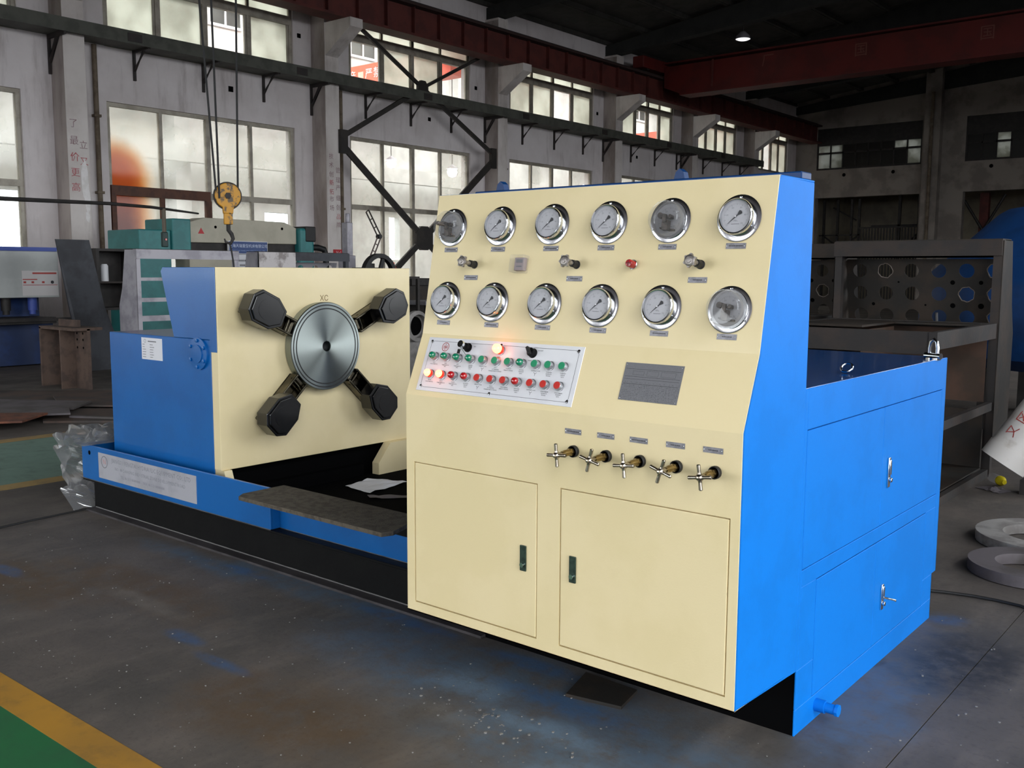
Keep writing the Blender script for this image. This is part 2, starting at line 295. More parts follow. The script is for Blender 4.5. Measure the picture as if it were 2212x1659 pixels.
# ---------------------------------------------------------------- mesh builder
class MB:
    def __init__(s, T=None): s.v = []; s.f = []; s.sm = []; s.mi = []; s.T = T or Matrix(); s.cm = 0
    def add(s, vs, fs, smooth=False):
        b = len(s.v); s.v += [tuple(s.T @ Vector(p)) for p in vs]
        for f in fs: s.f.append([b+i for i in f]); s.sm.append(smooth); s.mi.append(s.cm)
        return s
    def box(s, x0, x1, y0, y1, z0, z1):
        vs = [(x, y, z) for z in (z0, z1) for y in (y0, y1) for x in (x0, x1)]
        return s.add(vs, [(0, 2, 3, 1), (4, 5, 7, 6), (0, 1, 5, 4), (2, 6, 7, 3), (0, 4, 6, 2), (1, 3, 7, 5)])
    def extr(s, pts, vec, smooth=False):
        n = len(pts); v = Vector(vec); P = [Vector(p) for p in pts]
        nrm = Vector((0, 0, 0))
        for i in range(n): nrm += P[i].cross(P[(i+1) % n])
        if nrm.dot(v) < 0: P.reverse()
        vs = P + [p+v for p in P]
        s.add(vs, [list(range(n))[::-1], list(range(n, 2*n))]); b = len(s.v)-2*n
        for i in range(n):
            j = (i+1) % n; s.f.append([b+i, b+j, b+n+j, b+n+i]); s.sm.append(smooth); s.mi.append(s.cm)
        return s
    def cyl(s, p0, p1, r0, r1=None, n=16, smooth=True, caps=True):
        r1 = r0 if r1 is None else r1; p0 = Vector(p0); p1 = Vector(p1); a = (p1-p0).normalized()
        u = a.orthogonal().normalized(); w = a.cross(u); vs = []
        for p, r in ((p0, r0), (p1, r1)):
            for i in range(n): th = 2*PI*i/n; vs.append(p+r*(math.cos(th)*u+math.sin(th)*w))
        fs = [(i, (i+1) % n, n+(i+1) % n, n+i) for i in range(n)]; s.add(vs, fs, smooth)
        if caps: b = len(s.v)-2*n; s.f += [[b+i for i in range(n)][::-1], [b+n+i for i in range(n)]]; s.sm += [False]*2; s.mi += [s.cm]*2
        return s
    def tube(s, pts, r, n=8, closed=False):
        P = [Vector(p) for p in pts]; m = len(P); vs = []; u = None
        for i in range(m):
            if closed: d = P[(i+1) % m]-P[i-1]
            else: d = P[min(i+1, m-1)]-P[max(i-1, 0)]
            d.normalize(); u = d.orthogonal() if u is None else u-d*u.dot(d)
            u.normalize(); w = d.cross(u); rr = r[i] if isinstance(r, (list, tuple)) else r
            vs += [P[i]+rr*(math.cos(2*PI*k/n)*u+math.sin(2*PI*k/n)*w) for k in range(n)]
        fs = []
        for i in range(m if closed else m-1):
            j = (i+1) % m
            for k in range(n): fs.append((i*n+k, i*n+(k+1) % n, j*n+(k+1) % n, j*n+k))
        s.add(vs, fs, True)
        if not closed: b = len(s.v)-m*n; s.f += [[b+k for k in range(n)][::-1], [b+(m-1)*n+k for k in range(n)]]; s.sm += [False]*2; s.mi += [s.cm]*2
        return s
    def lathe(s, prof, n=24, smooth=True, c=(0, 0, 0)):
        """profile of (r, z) spun about the local Z axis"""
        vs = []; c = Vector(c)
        for r, z in prof: vs += [c+Vector((r*math.cos(2*PI*k/n), r*math.sin(2*PI*k/n), z)) for k in range(n)]
        fs = []
        for i in range(len(prof)-1):
            for k in range(n): fs.append((i*n+k, i*n+(k+1) % n, (i+1)*n+(k+1) % n, (i+1)*n+k))
        s.add(vs, fs, smooth); b = len(s.v)-len(prof)*n
        for i, rev in ((0, True), (len(prof)-1, False)):
            if prof[i][0] > 1e-6:
                q = [b+i*n+k for k in range(n)]; s.f.append(q[::-1] if rev else q); s.sm.append(False); s.mi.append(s.cm)
        return s
    def ring(s, r0, r1, z0, z1, n=24, c=(0, 0, 0)): return s.lathe([(r0, z0), (r1, z0), (r1, z1), (r0, z1), (r0, z0)], n, True, c) if False else s._ring(r0, r1, z0, z1, n, c)
    def _ring(s, r0, r1, z0, z1, n, c):
        c = Vector(c); vs = []
        for r, z in ((r0, z0), (r1, z0), (r1, z1), (r0, z1)): vs += [c+Vector((r*math.cos(2*PI*k/n), r*math.sin(2*PI*k/n), z)) for k in range(n)]
        fs = []
        for i in range(4):
            j = (i+1) % 4
            for k in range(n): fs.append((i*n+k, i*n+(k+1) % n, j*n+(k+1) % n, j*n+k))
        return s.add(vs, fs, True)
    def holed(s, x0, x1, y0, y1, r, t, n=16):
        """rectangle in local XY with a round hole in its middle, thickness t along Z"""
        cx, cy = (x0+x1)/2, (y0+y1)/2; vs = []
        for z in (0, t):
            for k in range(n):
                a = 2*PI*(k+.5)/n; ca, sa = math.cos(a), math.sin(a); q = min((x1-cx)/max(abs(ca), 1e-6), (y1-cy)/max(abs(sa), 1e-6))
                vs.append((cx+ca*q, cy+sa*q, z))
            for k in range(n): a = 2*PI*(k+.5)/n; vs.append((cx+r*math.cos(a), cy+r*math.sin(a), z))
        # corners are rounded off to the nearest sample: fill them with small triangles
        fs = []
        for k in range(n):
            j = (k+1) % n; fs += [(n+k, n+j, j, k), (2*n+k, 2*n+j, 3*n+j, 3*n+k), (n+k, 3*n+k, 3*n+j, n+j)]
        s.add(vs, fs)
        for sx, sy in ((1, 1), (-1, 1), (-1, -1), (1, -1)):
            cxx = (x1 if sx > 0 else x0); cyy = (y1 if sy > 0 else y0)
            k = int(math.floor((math.atan2(cyy-cy, cxx-cx) % (2*PI))/(2*PI/n)-.5)) % n
            a0, a1 = vs[k], vs[(k+1) % n]
            for z in (0, t): s.add([(a0[0], a0[1], z), (a1[0], a1[1], z), (cxx, cyy, z)], [(0, 1, 2)])
        return s
    def mesh(s, name, mats, origin=None, bevel=0):
        if origin is None:
            lo = [min(p[i] for p in s.v) for i in range(3)]; hi = [max(p[i] for p in s.v) for i in range(3)]
            origin = Vector([(a+b)/2 for a, b in zip(lo, hi)])
        o = Vector(origin); me = bpy.data.meshes.new(name)
        me.from_pydata([(p[0]-o.x, p[1]-o.y, p[2]-o.z) for p in s.v], [], s.f)
        for m in (mats if isinstance(mats, (list, tuple)) else [mats]): me.materials.append(m)
        me.polygons.foreach_set('use_smooth', s.sm); me.polygons.foreach_set('material_index', s.mi)
        if any(s.sm): me.set_sharp_from_angle(angle=math.radians(40))
        me.update(); return me, o
WM = {}
def place(o, parent, M4):
    WM[o.name] = M4
    if parent is not None:
        o.parent = parent; o.matrix_basis = WM[parent.name].inverted() @ M4
    else: o.matrix_basis = M4
    return o
def obj(name, mb, mats, parent=None, bevel=0, at=None, seg=2, **tags):
    """one mesh object; the builder holds world coordinates unless `at` gives a local frame"""
    if at is None:
        me, o = mb.mesh(name, mats); M4 = Matrix.Translation(o)
    else: me, _ = mb.mesh(name, mats, (0, 0, 0)); M4 = at
    ob = bpy.data.objects.new(name, me); COL.objects.link(ob); place(ob, parent, M4)
    if bevel:
        md = ob.modifiers.new('edge', 'BEVEL'); md.width = bevel; md.segments = seg; md.limit_method = 'ANGLE'; md.angle_limit = math.radians(35)
    for k, v in tags.items(): ob[k] = v
    return ob
def inst(me, name, parent, M4, **tags):
    ob = bpy.data.objects.new(name, me); COL.objects.link(ob); place(ob, parent, M4)
    for k, v in tags.items(): ob[k] = v
    return ob
def thing(name, loc, label, category, group=None, rz=0):
    o = bpy.data.objects.new(name, None); COL.objects.link(o); o.empty_display_size = .2
    place(o, None, Matrix.Translation(loc) @ Matrix.Rotation(rz, 4, 'Z'))
    o['label'] = label; o['category'] = category
    if group: o['group'] = group
    return o
def struct(name, loc=(0, 0, 0), label=None):
    o = bpy.data.objects.new(name, None); COL.objects.link(o); place(o, None, Matrix.Translation(loc)); o['kind'] = 'structure'
    if label: o['label'] = label
    return o
def frame(o, ex, ey):
    ex = Vector(ex).normalized(); ey = Vector(ey); ey = (ey-ex*ex.dot(ey)).normalized(); ez = ex.cross(ey)
    return Matrix(((ex.x, ey.x, ez.x, o[0]), (ex.y, ey.y, ez.y, o[1]), (ex.z, ey.z, ez.z, o[2]), (0, 0, 0, 1)))
def copy_tree(o, M4, parent=None):
    c = o.copy(); COL.objects.link(c); place(c, parent, M4)
    for ch in list(o.children): copy_tree(ch, M4 @ WM[o.name].inverted() @ WM[ch.name], c)
    return c
_TXT = {}
def text_mesh(s, size, align='CENTER', res=1, space=1.0):
    k = (s, size, align)
    if k in _TXT: return _TXT[k]
    cu = bpy.data.curves.new('lettering', 'FONT'); cu.body = s; cu.size = size; cu.align_x = align; cu.align_y = 'CENTER'; cu.resolution_u = res
    cu.space_line = space
    o = bpy.data.objects.new('lettering_src', cu); COL.objects.link(o)
    dg = bpy.context.evaluated_depsgraph_get(); me = bpy.data.meshes.new_from_object(o.evaluated_get(dg))
    bpy.data.objects.remove(o); _TXT[k] = me; return me
def text(s, size, mat, parent, M4, name='lettering', align='CENTER', res=1, space=1.0, sx=1.0):
    me = text_mesh(s, size, align, res, space).copy(); me.materials.clear(); me.materials.append(mat)
    if sx != 1.0: me.transform(Matrix.Diagonal((sx, 1, 1, 1)))
    return inst(me, name, parent, M4)
# ================================================================= THE HALL
CY = [-9.6, -3.4, 2.85, 9.1, 15.38, 21.71, 27.78, 33.0, 38.2]      # columns along the left wall (front-left edges)
XW, YF = -19.0, 43.5
g = struct('ground', label='dark yard ground outside the hall')
obj('ground_surface', MB().box(-90, 80, -70, 110, -.5, -.06), M('yard_asphalt', '#4A4A4A', rough=.9), g)
fl = obj('floor', MB().box(-19.3, 5.3, -9.3, 43.8, -.3, -.008), joint_m, kind='structure', label='dusty dark concrete workshop floor')
XJ = [-20.42, -15.54, -10.66, -5.78, -.9, 3.98, 8.0]; YJ = [-15, -7.5, .4, 8.3, 16.2, 24.1, 32.0, 39.9, 46]
for a, b in zip(XJ, XJ[1:]):
    for c, d in zip(YJ, YJ[1:]):
        obj('floor_slab', MB().box(max(a, -19.2)+.002, min(b, 5.2)-.002, max(c, -9.2)+.002, min(d, 43.7)-.002, -.05, 0), floor_m, fl)
# painted markings: yellow edge and green walkway in the near corner, dusty lane across the hall on the left
nl = MB().extr([(-6.5, 1.31, .0006), (-.5, 1.365, .0006), (-.5, 1.49, .0006), (-6.5, 1.435, .0006)], (0, 0, .0008)); obj('painted_line', nl, line_yellow, fl, label='broad yellow floor line in the near corner')
obj('painted_lane', MB().extr([(-6.5, -.6, .0004), (-.5, -.6, .0004), (-.5, 1.365, .0004), (-6.5, 1.31, .0004)], (0, 0, .0006)), lane_green, fl, label='green painted walkway')
obj('painted_lane', MB().box(-8.65, -6.95, -3, 4.2, .0004, .001), lane_green2, fl, label='dusty green lane')
obj('painted_lane', MB().box(-8.65, -6.95, 4.8, 30, .0004, .001), lane_green2, fl, label='dusty green lane')
for a in (-8.83, -6.95): obj('painted_line', MB().box(a, a+.17, -3, 30, .0006, .0014), line_yellow2, fl, label='dusty yellow lane edge')

LW = [(-8.4, -3.9), (-2.3, 2.3), (3.95, 8.5), (10.18, 14.85), (16.56, 21.07), (22.82, 27.2), (28.95, 32.4), (34.15, 37.55), (39.3, 42.6)]
w = MB(); X0 = XW-.35
edges = [-9.35]+[q for p in LW for q in p]+[43.85]
for i in range(0, len(edges), 2): w.box(X0, XW, edges[i], edges[i+1], -.05, 9.25)
for a, b in LW: w.box(X0, XW, a, b, -.05, 1.2); w.box(X0, XW, a, b, 4.85, 5.92); w.box(X0, XW, a, b, 7.85, 9.25)
wl_ = obj('wall_left', w, plaster, kind='structure', label='whitewashed left wall with tall windows')
for i, y in enumerate(CY):
    c = MB().box(XW-.02, -18.5, y, y+.42, 0, 8.66)
    col = obj('column', c, plaster_col, wl_)
    obj('column_side_shade', MB().box(XW-.02, -18.5, y-.004, y, 0, 8.6), col_side_shade, wl_)
    k = MB().extr([(-18.5, y+.02, 6.55), (-17.75, y+.02, 7.02), (-17.6, y+.02, 7.1), (-17.6, y+.02, 7.3), (-18.5, y+.02, 7.3)], (0, .38, 0)); obj('corbel', k, plaster_col, col)
    d = MB().cyl((-18.93, y+.83, .05), (-18.93, y+.83, 5.9), .05, n=10)
    for z in (1.5, 3.0, 4.5): d.box(-19.0, -18.87, y+.76, y+.90, z, z+.05)
    obj('drainpipe', d, pipe_brown, wl_)
for (y, z, r) in ((15.02, 7.0, .05), (21.3, 6.7, .05), (27.4, 6.75, .05), (13.1, 5.5, .06), (19.4, 5.6, .05), (29.9, 5.55, .05)):
    obj('wall_hole', MB().box(-18.995, -18.985, y-r, y+r, z-r, z+r), void_black, wl_)
pe = MB(); random.seed(3)
def ragged(y0, z0, ry, rz, n=14): return [(-18.494+z0*.001, y0+ry*(.75+.4*random.random())*math.cos(2*PI*i/n), z0+rz*(.75+.35*random.random())*math.sin(2*PI*i/n)) for i in range(n)]
for q in ((9.41, 3.2, .075, .42), (9.44, 2.85, .06, .25), (9.43, 2.5, .04, .12)): pe.extr(ragged(*q), (-.006, 0, 0))
obj('peeled_patch', pe, peel, wl_)
def wall_text(ch, y, z, size, mat, x=-18.496): text(ch, size, mat, wl_, frame((x, y, z), (0, 1, 0), (0, 0, 1)), 'painted_character')
INK1 = M('faded_red_lettering', '#B8585E', '#B48084', rough=.8, scale=12); INK2 = M('faded_dark_lettering', '#8E7074', '#A8959A', rough=.8, scale=12)
for ch, z, m in zip('了最价更高', (4.25, 3.93, 3.62, 3.33, 3.05), (INK2, INK2, INK1, INK1, INK1)): wall_text(ch, 9.23, z, .18, m)
for ch, z in zip('立又', (3.86, 3.55)): wall_text(ch, 9.41, z, .17, INK2 if ch == '立' else INK1)
for ch, z in zip('技术创新拓市场', (4.216, 4.01, 3.79, 3.59, 3.375, 3.2, 2.99)): wall_text(ch, 15.525, z, .145, INK1 if ch in '新拓' else INK2)
for ch, z in zip('管理严细创品牌', (3.895, 3.665, 3.476, 3.233, 3.01, 2.79, 2.588)): wall_text(ch, 15.728, z, .145, INK1 if ch == '品' else INK2)

# far wall: piers, two tall openings below, ribbon windows above
FW = [(-18.0, -13.4), (-11.65, -7.1), (-5.4, -.9), (.8, 4.6)]
w = MB(); e = [-19.35]+[q for p in FW for q in p]+[5.35]
for i in range(0, len(e), 2): w.box(e[i], e[i+1], YF, YF+.35, -.05, 11.2)
for a, b in FW: w.box(a, b, YF, YF+.35, 4.88, 6.12); w.box(a, b, YF, YF+.35, 7.95, 11.2)
wf = obj('wall_far', w, far_wall_m, kind='structure', label='dim far wall with two tall openings')
for x in (-12.88, -6.3, -.1): obj('column', MB().box(x-.35, x+.3, YF-.4, YF+.01, 0, 10), far_wall_m, wf); obj('drainpipe', MB().cyl((x-.02, YF-.46, 0), (x-.02, YF-.46, 9), .07, n=8), pipe_brown, wf)
for x, z in ((-16.71, 5.86), (-14.55, 5.87), (-10.62, 5.87)): obj('wall_hole', MB().cyl((x, YF-.006, z), (x, YF+.01, z), .08, n=10), void_black, wf)
# annex behind the far openings
w = MB().box(-19.3, 5.3, 51, 51.3, -.05, 5.6).box(-19.3, -19.0, YF+.35, 51, -.05, 5.6).box(5.0, 5.3, YF+.35, 51, -.05, 5.6); wa = obj('wall_annex', w, M('annex_plaster', '#A49A86', '#8C8478', rough=.9, scale=1), kind='structure', label='wall of the room beyond the far openings')
obj('floor_annex', MB().box(-19.3, 5.3, 43.7, 51.3, -.3, -.01), floor_m, kind='structure', label='floor of the room beyond'); obj('ceiling_annex', MB().box(-19.3, 5.3, YF+.35, 51.3, 5.6, 5.9), concrete_roof, kind='structure', label='ceiling of the room beyond')

# right wall and back wall with openings added for daylight (beside and behind the camera)
def holed_wall(name, axis, c0, c1, lo, hi, opens, label, ztop=11.2):
    w = MB(); us = sorted({lo, hi, *[q for o in opens for q in o[:2]]})
    for a, b in zip(us, us[1:]):
        zs = sorted([(o[2], o[3]) for o in opens if o[0] <= a+1e-6 and o[1] >= b-1e-6]); z = -.05
        for z0, z1 in zs+[(ztop, ztop)]:
            if z0 > z+1e-6: w.box(*((c0, c1, a, b) if axis == 'x' else (a, b, c0, c1)), z, z0)
            z = z1
    return obj(name, w, plaster, kind='structure', label=label)
holed_wall('wall_right', 'x', 5.0, 5.35, -9.35, 43.85, RIGHT_OPEN, 'unseen right wall with openings added for daylight')
holed_wall('wall_back', 'y', -9.35, -9.0, -19.35, 5.35, BACK_OPEN, 'unseen back wall with gate and window openings added for daylight')

# roof: deck, sloping concrete beams, ribbed slabs
def roof_z(x): return 9.0+(x+19)*.125 if x < -7 else 9.0+(5-x)*.125
dk = MB().extr([(-19.6, -9.4, 9.2), (-7, -9.4, 10.75), (5.6, -9.4, 9.2), (5.6, -9.4, 9.5), (-7, -9.4, 11.05), (-19.6, -9.4, 9.5)], (0, 53.3, 0))
ce = obj('ceiling', dk, concrete_roof, kind='structure', label='dark roof of ribbed concrete slabs on sloping beams')
for y in CY+[YF-.2]:
    b = MB().extr([(-19.0, y+.05, 8.66), (-7, y+.05, 9.5), (5.0, y+.05, 8.66), (5.0, y+.05, 9.0), (-7, y+.05, 10.5), (-19.0, y+.05, 9.0)], (0, .34, 0))
    obj('roof_beam', b, beam_conc, ce)
for y0, y1 in zip(CY, CY[1:]+[YF-.2]):
    L0, L1 = y0+.0, y1-.0; x = 0; sl = {}
    for side in (0, 1):
        a = math.atan(.125) * (1 if side == 0 else -1)
        m = MB().box(-.744, .744, -(L1-L0)/2+.01, (L1-L0)/2-.01, .12, .17).box(-.744, -.66, -(L1-L0)/2+.01, (L1-L0)/2-.01, 0, .12).box(.66, .744, -(L1-L0)/2+.01, (L1-L0)/2-.01, 0, .12)
        me, _ = m.mesh('roof_slab', concrete_roof, (0, 0, 0))
        for k in range(8):
            xc = (-19+.75+1.5*k) if side == 0 else (-7+.75+1.5*k)
            inst(me, 'roof_slab', ce, Matrix.Translation((xc, (L0+L1)/2, roof_z(xc)+.03)) @ Matrix.Rotation(-a, 4, 'Y'))

# ---------------------------------------------------------------- windows
def window(n, y0, y1, z0, z1, ztr, panes_lo, panes_hi, mull=.07, trh=.12, rusty=None):
    """steel window in the left wall: outer frame, three mullions, transom; one object per pane"""
    wn_ = struct('window_%d' % n, (XW-.1, (y0+y1)/2, z0), 'steel window in the whitewashed left wall')
    xa, xb = XW-.14, XW-.05; f = MB()
    f.box(xa, xb, y0, y0+.08, z0, z1).box(xa, xb, y1-.08, y1, z0, z1).box(xa, xb, y0+.08, y1-.08, z0, z0+.08).box(xa, xb, y0+.08, y1-.08, z1-.08, z1).box(xa-.01, xb+.01, y0+.08, y1-.08, ztr, ztr+trh)
    ys = [y0+.08+(y1-y0-.16)*k/4 for k in range(5)]
    for k in (1, 2, 3):
        h = (.1 if k == 2 else mull)/2; f.box(xa, xb+(.015 if k == 2 else 0), ys[k]-h, ys[k]+h, z0+.08, ztr).box(xa, xb+(.015 if k == 2 else 0), ys[k]-h, ys[k]+h, ztr+trh, z1-.08)
    obj('window_frame', f, frame_alu, wn_)
    for row, (za, zb, ps) in enumerate(((z0+.08, ztr, panes_lo), (ztr+trh, z1-.08, panes_hi))):
        for k in range(4):
            p = ps[k]
            if p is None: continue
            ya, yb = ys[k]+(.08 if k else 0)*.5, ys[k+1]-(.08 if k < 3 else 0)*.5
            mt = {'f': pane_frost, 'd': pane_dusty, 'c': pane_clear, 's': pane_stain}[p]
            if row == 0 and p in 'fc' and z0 > 5:   # sliding sash: a bright aluminium stile around the pane
                s_ = MB().box(xa+.02, xb-.02, ya, ya+.05, za, zb).box(xa+.02, xb-.02, yb-.05, yb, za, zb); obj('sash_stile', s_, frame_alu, wn_)
            obj('pane', MB().box(XW-.1, XW-.094, ya, yb, za, zb), mt, wn_)
    return wn_
lows = [('dddd', 'dddd'), ('dddd', 'dddd'), ('ffcd', 'dfdd'), ('scdc', 'sddd'), ('cdcf', 'dccd'), ('dddd', 'cdcd'), ('dddd', 'dddd'), ('dddd', 'dddd'), ('dddd', 'dddd')]
ups = [('ffff', 'ffff'), ('ffff', 'ffff'), ('ffff', 'ffff'), ('ffcf', 'ffff'), ('cffc', 'ffff'), ('ffcf', 'ffff'), ('fccf', 'ffff'), ('ffff', 'ffff'), ('fcff', 'ffff')]
for i, (a, b) in enumerate(LW):
    window(i+1, a, b, 1.2, 4.85, 3.05, *lows[i])
    window(i+11, a, b, 5.92, 7.85, 7.2, *ups[i], trh=.2)
# brown door-like frame set into the lower left of window 4
t4 = struct('trim_1', (XW-.03, 11.3, 1.2), 'brown rusty frame set into the stained window')
f = MB().box(XW-.06, XW+.02, 10.2, 12.5, 3.0, 3.2).box(XW-.06, XW+.02, 10.2, 10.3, 1.2, 3.0).box(XW-.06, XW+.02, 12.38, 12.52, 1.2, 3.0).box(XW-.06, XW+.0, 11.3, 11.4, 1.2, 3.0); obj('frame_bars', f, frame_rust, t4)
# far wall windows
grimy = pane_material('grimy_far_pane', '#74746E', .07, tint2='#66665F'); dark_p = pane_dark
for n, (a, b), lit in ((21, FW[0], {(0, 0), (0, 1), (1, 0), (1, 1), (6, 1), (7, 1), (7, 0)}), (22, FW[1], {(2, 0), (2, 1), (6, 0)}), (23, FW[2], {(3, 0)}), (24, FW[3], {(1, 0)})):
    wn_ = struct('window_%d' % n, ((a+b)/2, YF+.1, 6.12), 'dark ribbon window high in the far wall'); f = MB(); N = 8
    f.box(a, b, YF+.05, YF+.13, 6.12, 6.2).box(a, b, YF+.05, YF+.13, 7.2, 7.95).box(a, a+.06, YF+.05, YF+.13, 6.2, 7.2).box(b-.06, b, YF+.05, YF+.13, 6.2, 7.2).box(a+.06, b-.06, YF+.05, YF+.13, 6.82, 6.9)
    ys = [a+.06+(b-a-.12)*k/N for k in range(N+1)]
    for k in range(1, N): f.box(ys[k]-.03, ys[k]+.03, YF+.05, YF+.13, 6.2, 7.2)
    obj('window_frame', f, dark_iron, wn_)
    for k in range(N):
        for r, (za, zb) in enumerate(((6.2, 6.82), (6.9, 7.2))): obj('pane', MB().box(ys[k]+(.03 if k else 0), ys[k+1]-(.03 if k < N-1 else 0), YF+.085, YF+.092, za, zb), grimy if (k, r) in lit else dark_p, wn_)

# ---------------------------------------------------------------- adjoining hall seen through the left windows
NBO = [(10.9, 12.3, 0, 3.6), (16.35, 16.75, 2.8, 3.4), (19.8, 21.2, 1.6, 3.4), (25.4, 25.95, 1.9, 3.5), (31, 32, 1.9, 3.5)]
w = MB(); us = sorted({-4., 47., *[q for o in NBO for q in o[:2]]})
for a, b in zip(us, us[1:]):
    zs = [(o[2], o[3]) for o in NBO if o[0] <= a+1e-6 and o[1] >= b-1e-6]; z = -.05
    for z0, z1 in zs+[(12, 12)]:
        if z0 > z: w.box(-27.3, -27, a, b, z, z0)
        z = z1
w.box(-27.3, -19.35, -4.3, -4, -.05, 12).box(-27.3, -19.35, 47, 47.3, -.05, 12); w.box(-19.6, -19.35, -4, 47, 9.25, 12)
wn2 = obj('wall_adjoining', w, nb_wall, kind='structure', label='pale wall of the adjoining hall')
for y in CY: obj('column', MB().box(-27, -26.5, y+.9, y+1.4, 0, 12), nb_wall, wn2)
obj('ceiling_beam', MB().box(-26.5, -26.2, -4, 47, 4.7, 5.2), nb_wall, wn2)
obj('floor_adjoining', MB().box(-27.3, -19.35, -4.3, 47.3, -.3, -.02), nb_floor, kind='structure', label='floor of the adjoining hall')
obj('ceiling_adjoining', MB().box(-27.3, -19.35, -4.3, 47.3, 12, 12.3), nb_wall, kind='structure', label='ceiling of the adjoining hall')
for k, y in enumerate((17.9, 23.6, 28.5, 33.2, 37, 42)):
    s = struct('window_%d' % (31+k), (-27, y+.5, 9.1), 'dark window high on the adjoining hall wall')
    obj('window_frame', MB().box(-27, -26.92, y-.06, y+1.16, 9.02, 9.1).box(-27, -26.92, y-.06, y+1.16, 9.9, 9.98).box(-27, -26.92, y-.06, y, 9.1, 9.9).box(-27, -26.92, y+1.1, y+1.16, 9.1, 9.9).box(-27, -26.92, y+.52, y+.58, 9.1, 9.9), white_paint, s)
    for a in (0, .58): obj('pane', MB().box(-26.99, -26.96, y+a, y+a+.52, 9.1, 9.9), pane_dark, s)
for i, (x, y, z) in enumerate(((-23.26, 22, 4.93), (-20.58, 22, 4.49), (-22.6, 26.5, 4.7), (-21.2, 30, 4.6))):
    t = thing('hall_lamp', (x, y, z), ('glowing round lamp seen through the window left of the bracing centre', 'glowing round lamp seen through the window beside the right brace arm', 'glowing lamp farther back in the adjoining hall', 'glowing lamp deepest in the adjoining hall')[i], 'lamp', 'round lamps of the adjoining hall')
    obj('bulb', MB().lathe([(.0, -.16), (.11, -.12), (.16, 0), (.11, .12), (.0, .16)], 14), lamp_glow, t, at=Matrix.Translation((x, y, z)))
    obj('lamp_shade', MB().lathe([(.19, .1), (.12, .17), (.04, .22), (.0, .24)], 16), galv, t, at=Matrix.Translation((x, y, z)))
    obj('cord', MB().cyl((x, y, z+.2), (x, y, 12.0), .012, n=6), cable_blk, t)
for y, lab in ((21.0, 'bright orange crane girder lettered in white beyond the open sash'), (39.0, 'second orange crane girder, far down the adjoining hall')):
    t = thing('overhead_crane', (-23.2, y, 7.1), lab, 'crane', 'orange cranes of the adjoining hall')
    obj('girder', MB().box(-26.9, -19.7, y, y+.5, 7.2, 7.86), crane_orange, t); obj('bottom_flange', MB().box(-26.9, -19.7, y-.06, y+.56, 7.12, 7.2), crane_orange, t)
    for x0 in (-26.95, -20.15): obj('end_truck', MB().box(x0, x0+.4, y-1.1, y+1.6, 7.86, 8.16), crane_orange, t)
    if y < 30:
        for ch, x in (('产', -23.93), ('严', -23.17), ('禁', -22.79)): text(ch, .34, white_paint, t, frame((x, y-.004, 7.55), (1, 0, 0), (0, 0, 1)))
        obj('faded_notice', MB().box(-23.66, -23.42, y-.006, y, 7.38, 7.66), M('pink_notice', '#E8A898', rough=.6), t)
obj('crane_rail', MB().box(-26.9, -26.6, -4, 47, 7.7, 7.86), dark_iron, None, label='rail along the far side of the adjoining hall under its cranes', category='rail')
obj('crane_rail', MB().box(-20.1, -19.8, -4, 47, 7.7, 7.86), dark_iron, None, label='rail just behind the left wall windows in the adjoining hall', category='rail')

# ---------------------------------------------------------------- cable tray, brackets, bracing, crane
t = thing('cable_tray', (-18.65, 20, 6), 'long grey steel cable tray on brackets along the left wall', 'cable tray')
tm = MB().box(-18.33, -18.3, -3, 38.7, 5.9, 6.15).box(-19.0, -18.33, -3, 38.7, 5.93, 5.96).box(-19.0, -18.97, -3, 38.7, 5.96, 6.1)
obj('tray', tm, tray_grey, t)
for k in range(10): obj('tray_joint', MB().box(-18.3, -18.29, -2+4.1*k, -1.7+4.1*k, 5.94, 6.1), angle_dark, t)
bm = MB().box(0, .05, -.025, .025, -.6, 0).box(.05, .62, -.025, .025, -.05, 0).extr([(.05, -.02, -.42), (.05, -.02, -.36), (.44, -.02, -.05), (.38, -.02, -.05)], (0, .04, 0))
bme, _ = bm.mesh('bracket', angle_dark, (0, 0, 0))
for y in CY[1:8]:
    for d in (1.7, 3.3, 4.87):
        if y+d < 38.2: inst(bme, 'bracket', t, Matrix.Translation((XW, y+d, 5.93)))
    obj('bracket', MB().box(-19.0, -18.32, y-.06, y-.01, 5.85, 5.93).box(-19.0, -18.95, y-.06, y-.01, 5.2, 5.85).extr([(-18.95, y-.06, 5.4), (-18.95, y-.06, 5.47), (-18.6, y-.06, 5.85), (-18.68, y-.06, 5.85)], (0, .05, 0)), angle_dark, t)
t = thing('cross_brace', (-18.45, 18.6, 0), 'dark steel double X bracing between two left wall columns', 'bracing')
def bar(p, q, wd, dp=.06): # flat bar in the X = const plane
    p = Vector(p); q = Vector(q); d = (q-p).normalized(); n = Vector((1, 0, 0)).cross(d)*wd/2
    return MB().extr([p-n, q-n, q+n, p+n], (dp, 0, 0))
xb = -18.47; cU = (xb, 18.58, 6.25); cL = (xb, 18.6, 2.36)
for e_, c, wd in (((xb, 16.2, 7.5), cU, .09), ((xb, 20.95, 7.45), cU, .08), ((xb, 15.85, 4.72), cU, .11), ((xb, 21.4, 4.82), cU, .11), ((xb, 15.85, 4.5), cL, .16), ((xb, 21.4, 4.6), cL, .18), ((xb, 15.95, .25), cL, .16), ((xb, 21.3, .25), cL, .16)): obj('brace_bar', bar(e_, c, wd), brace_mat, t)
for c, s in ((cU, .2), (cL, .34)): obj('gusset_plate', MB().extr([(xb-.01, c[1]+s*math.cos(a*PI/4+PI/8), c[2]+s*math.sin(a*PI/4+PI/8)) for a in range(8)], (.08, 0, 0)), brace_mat, t)
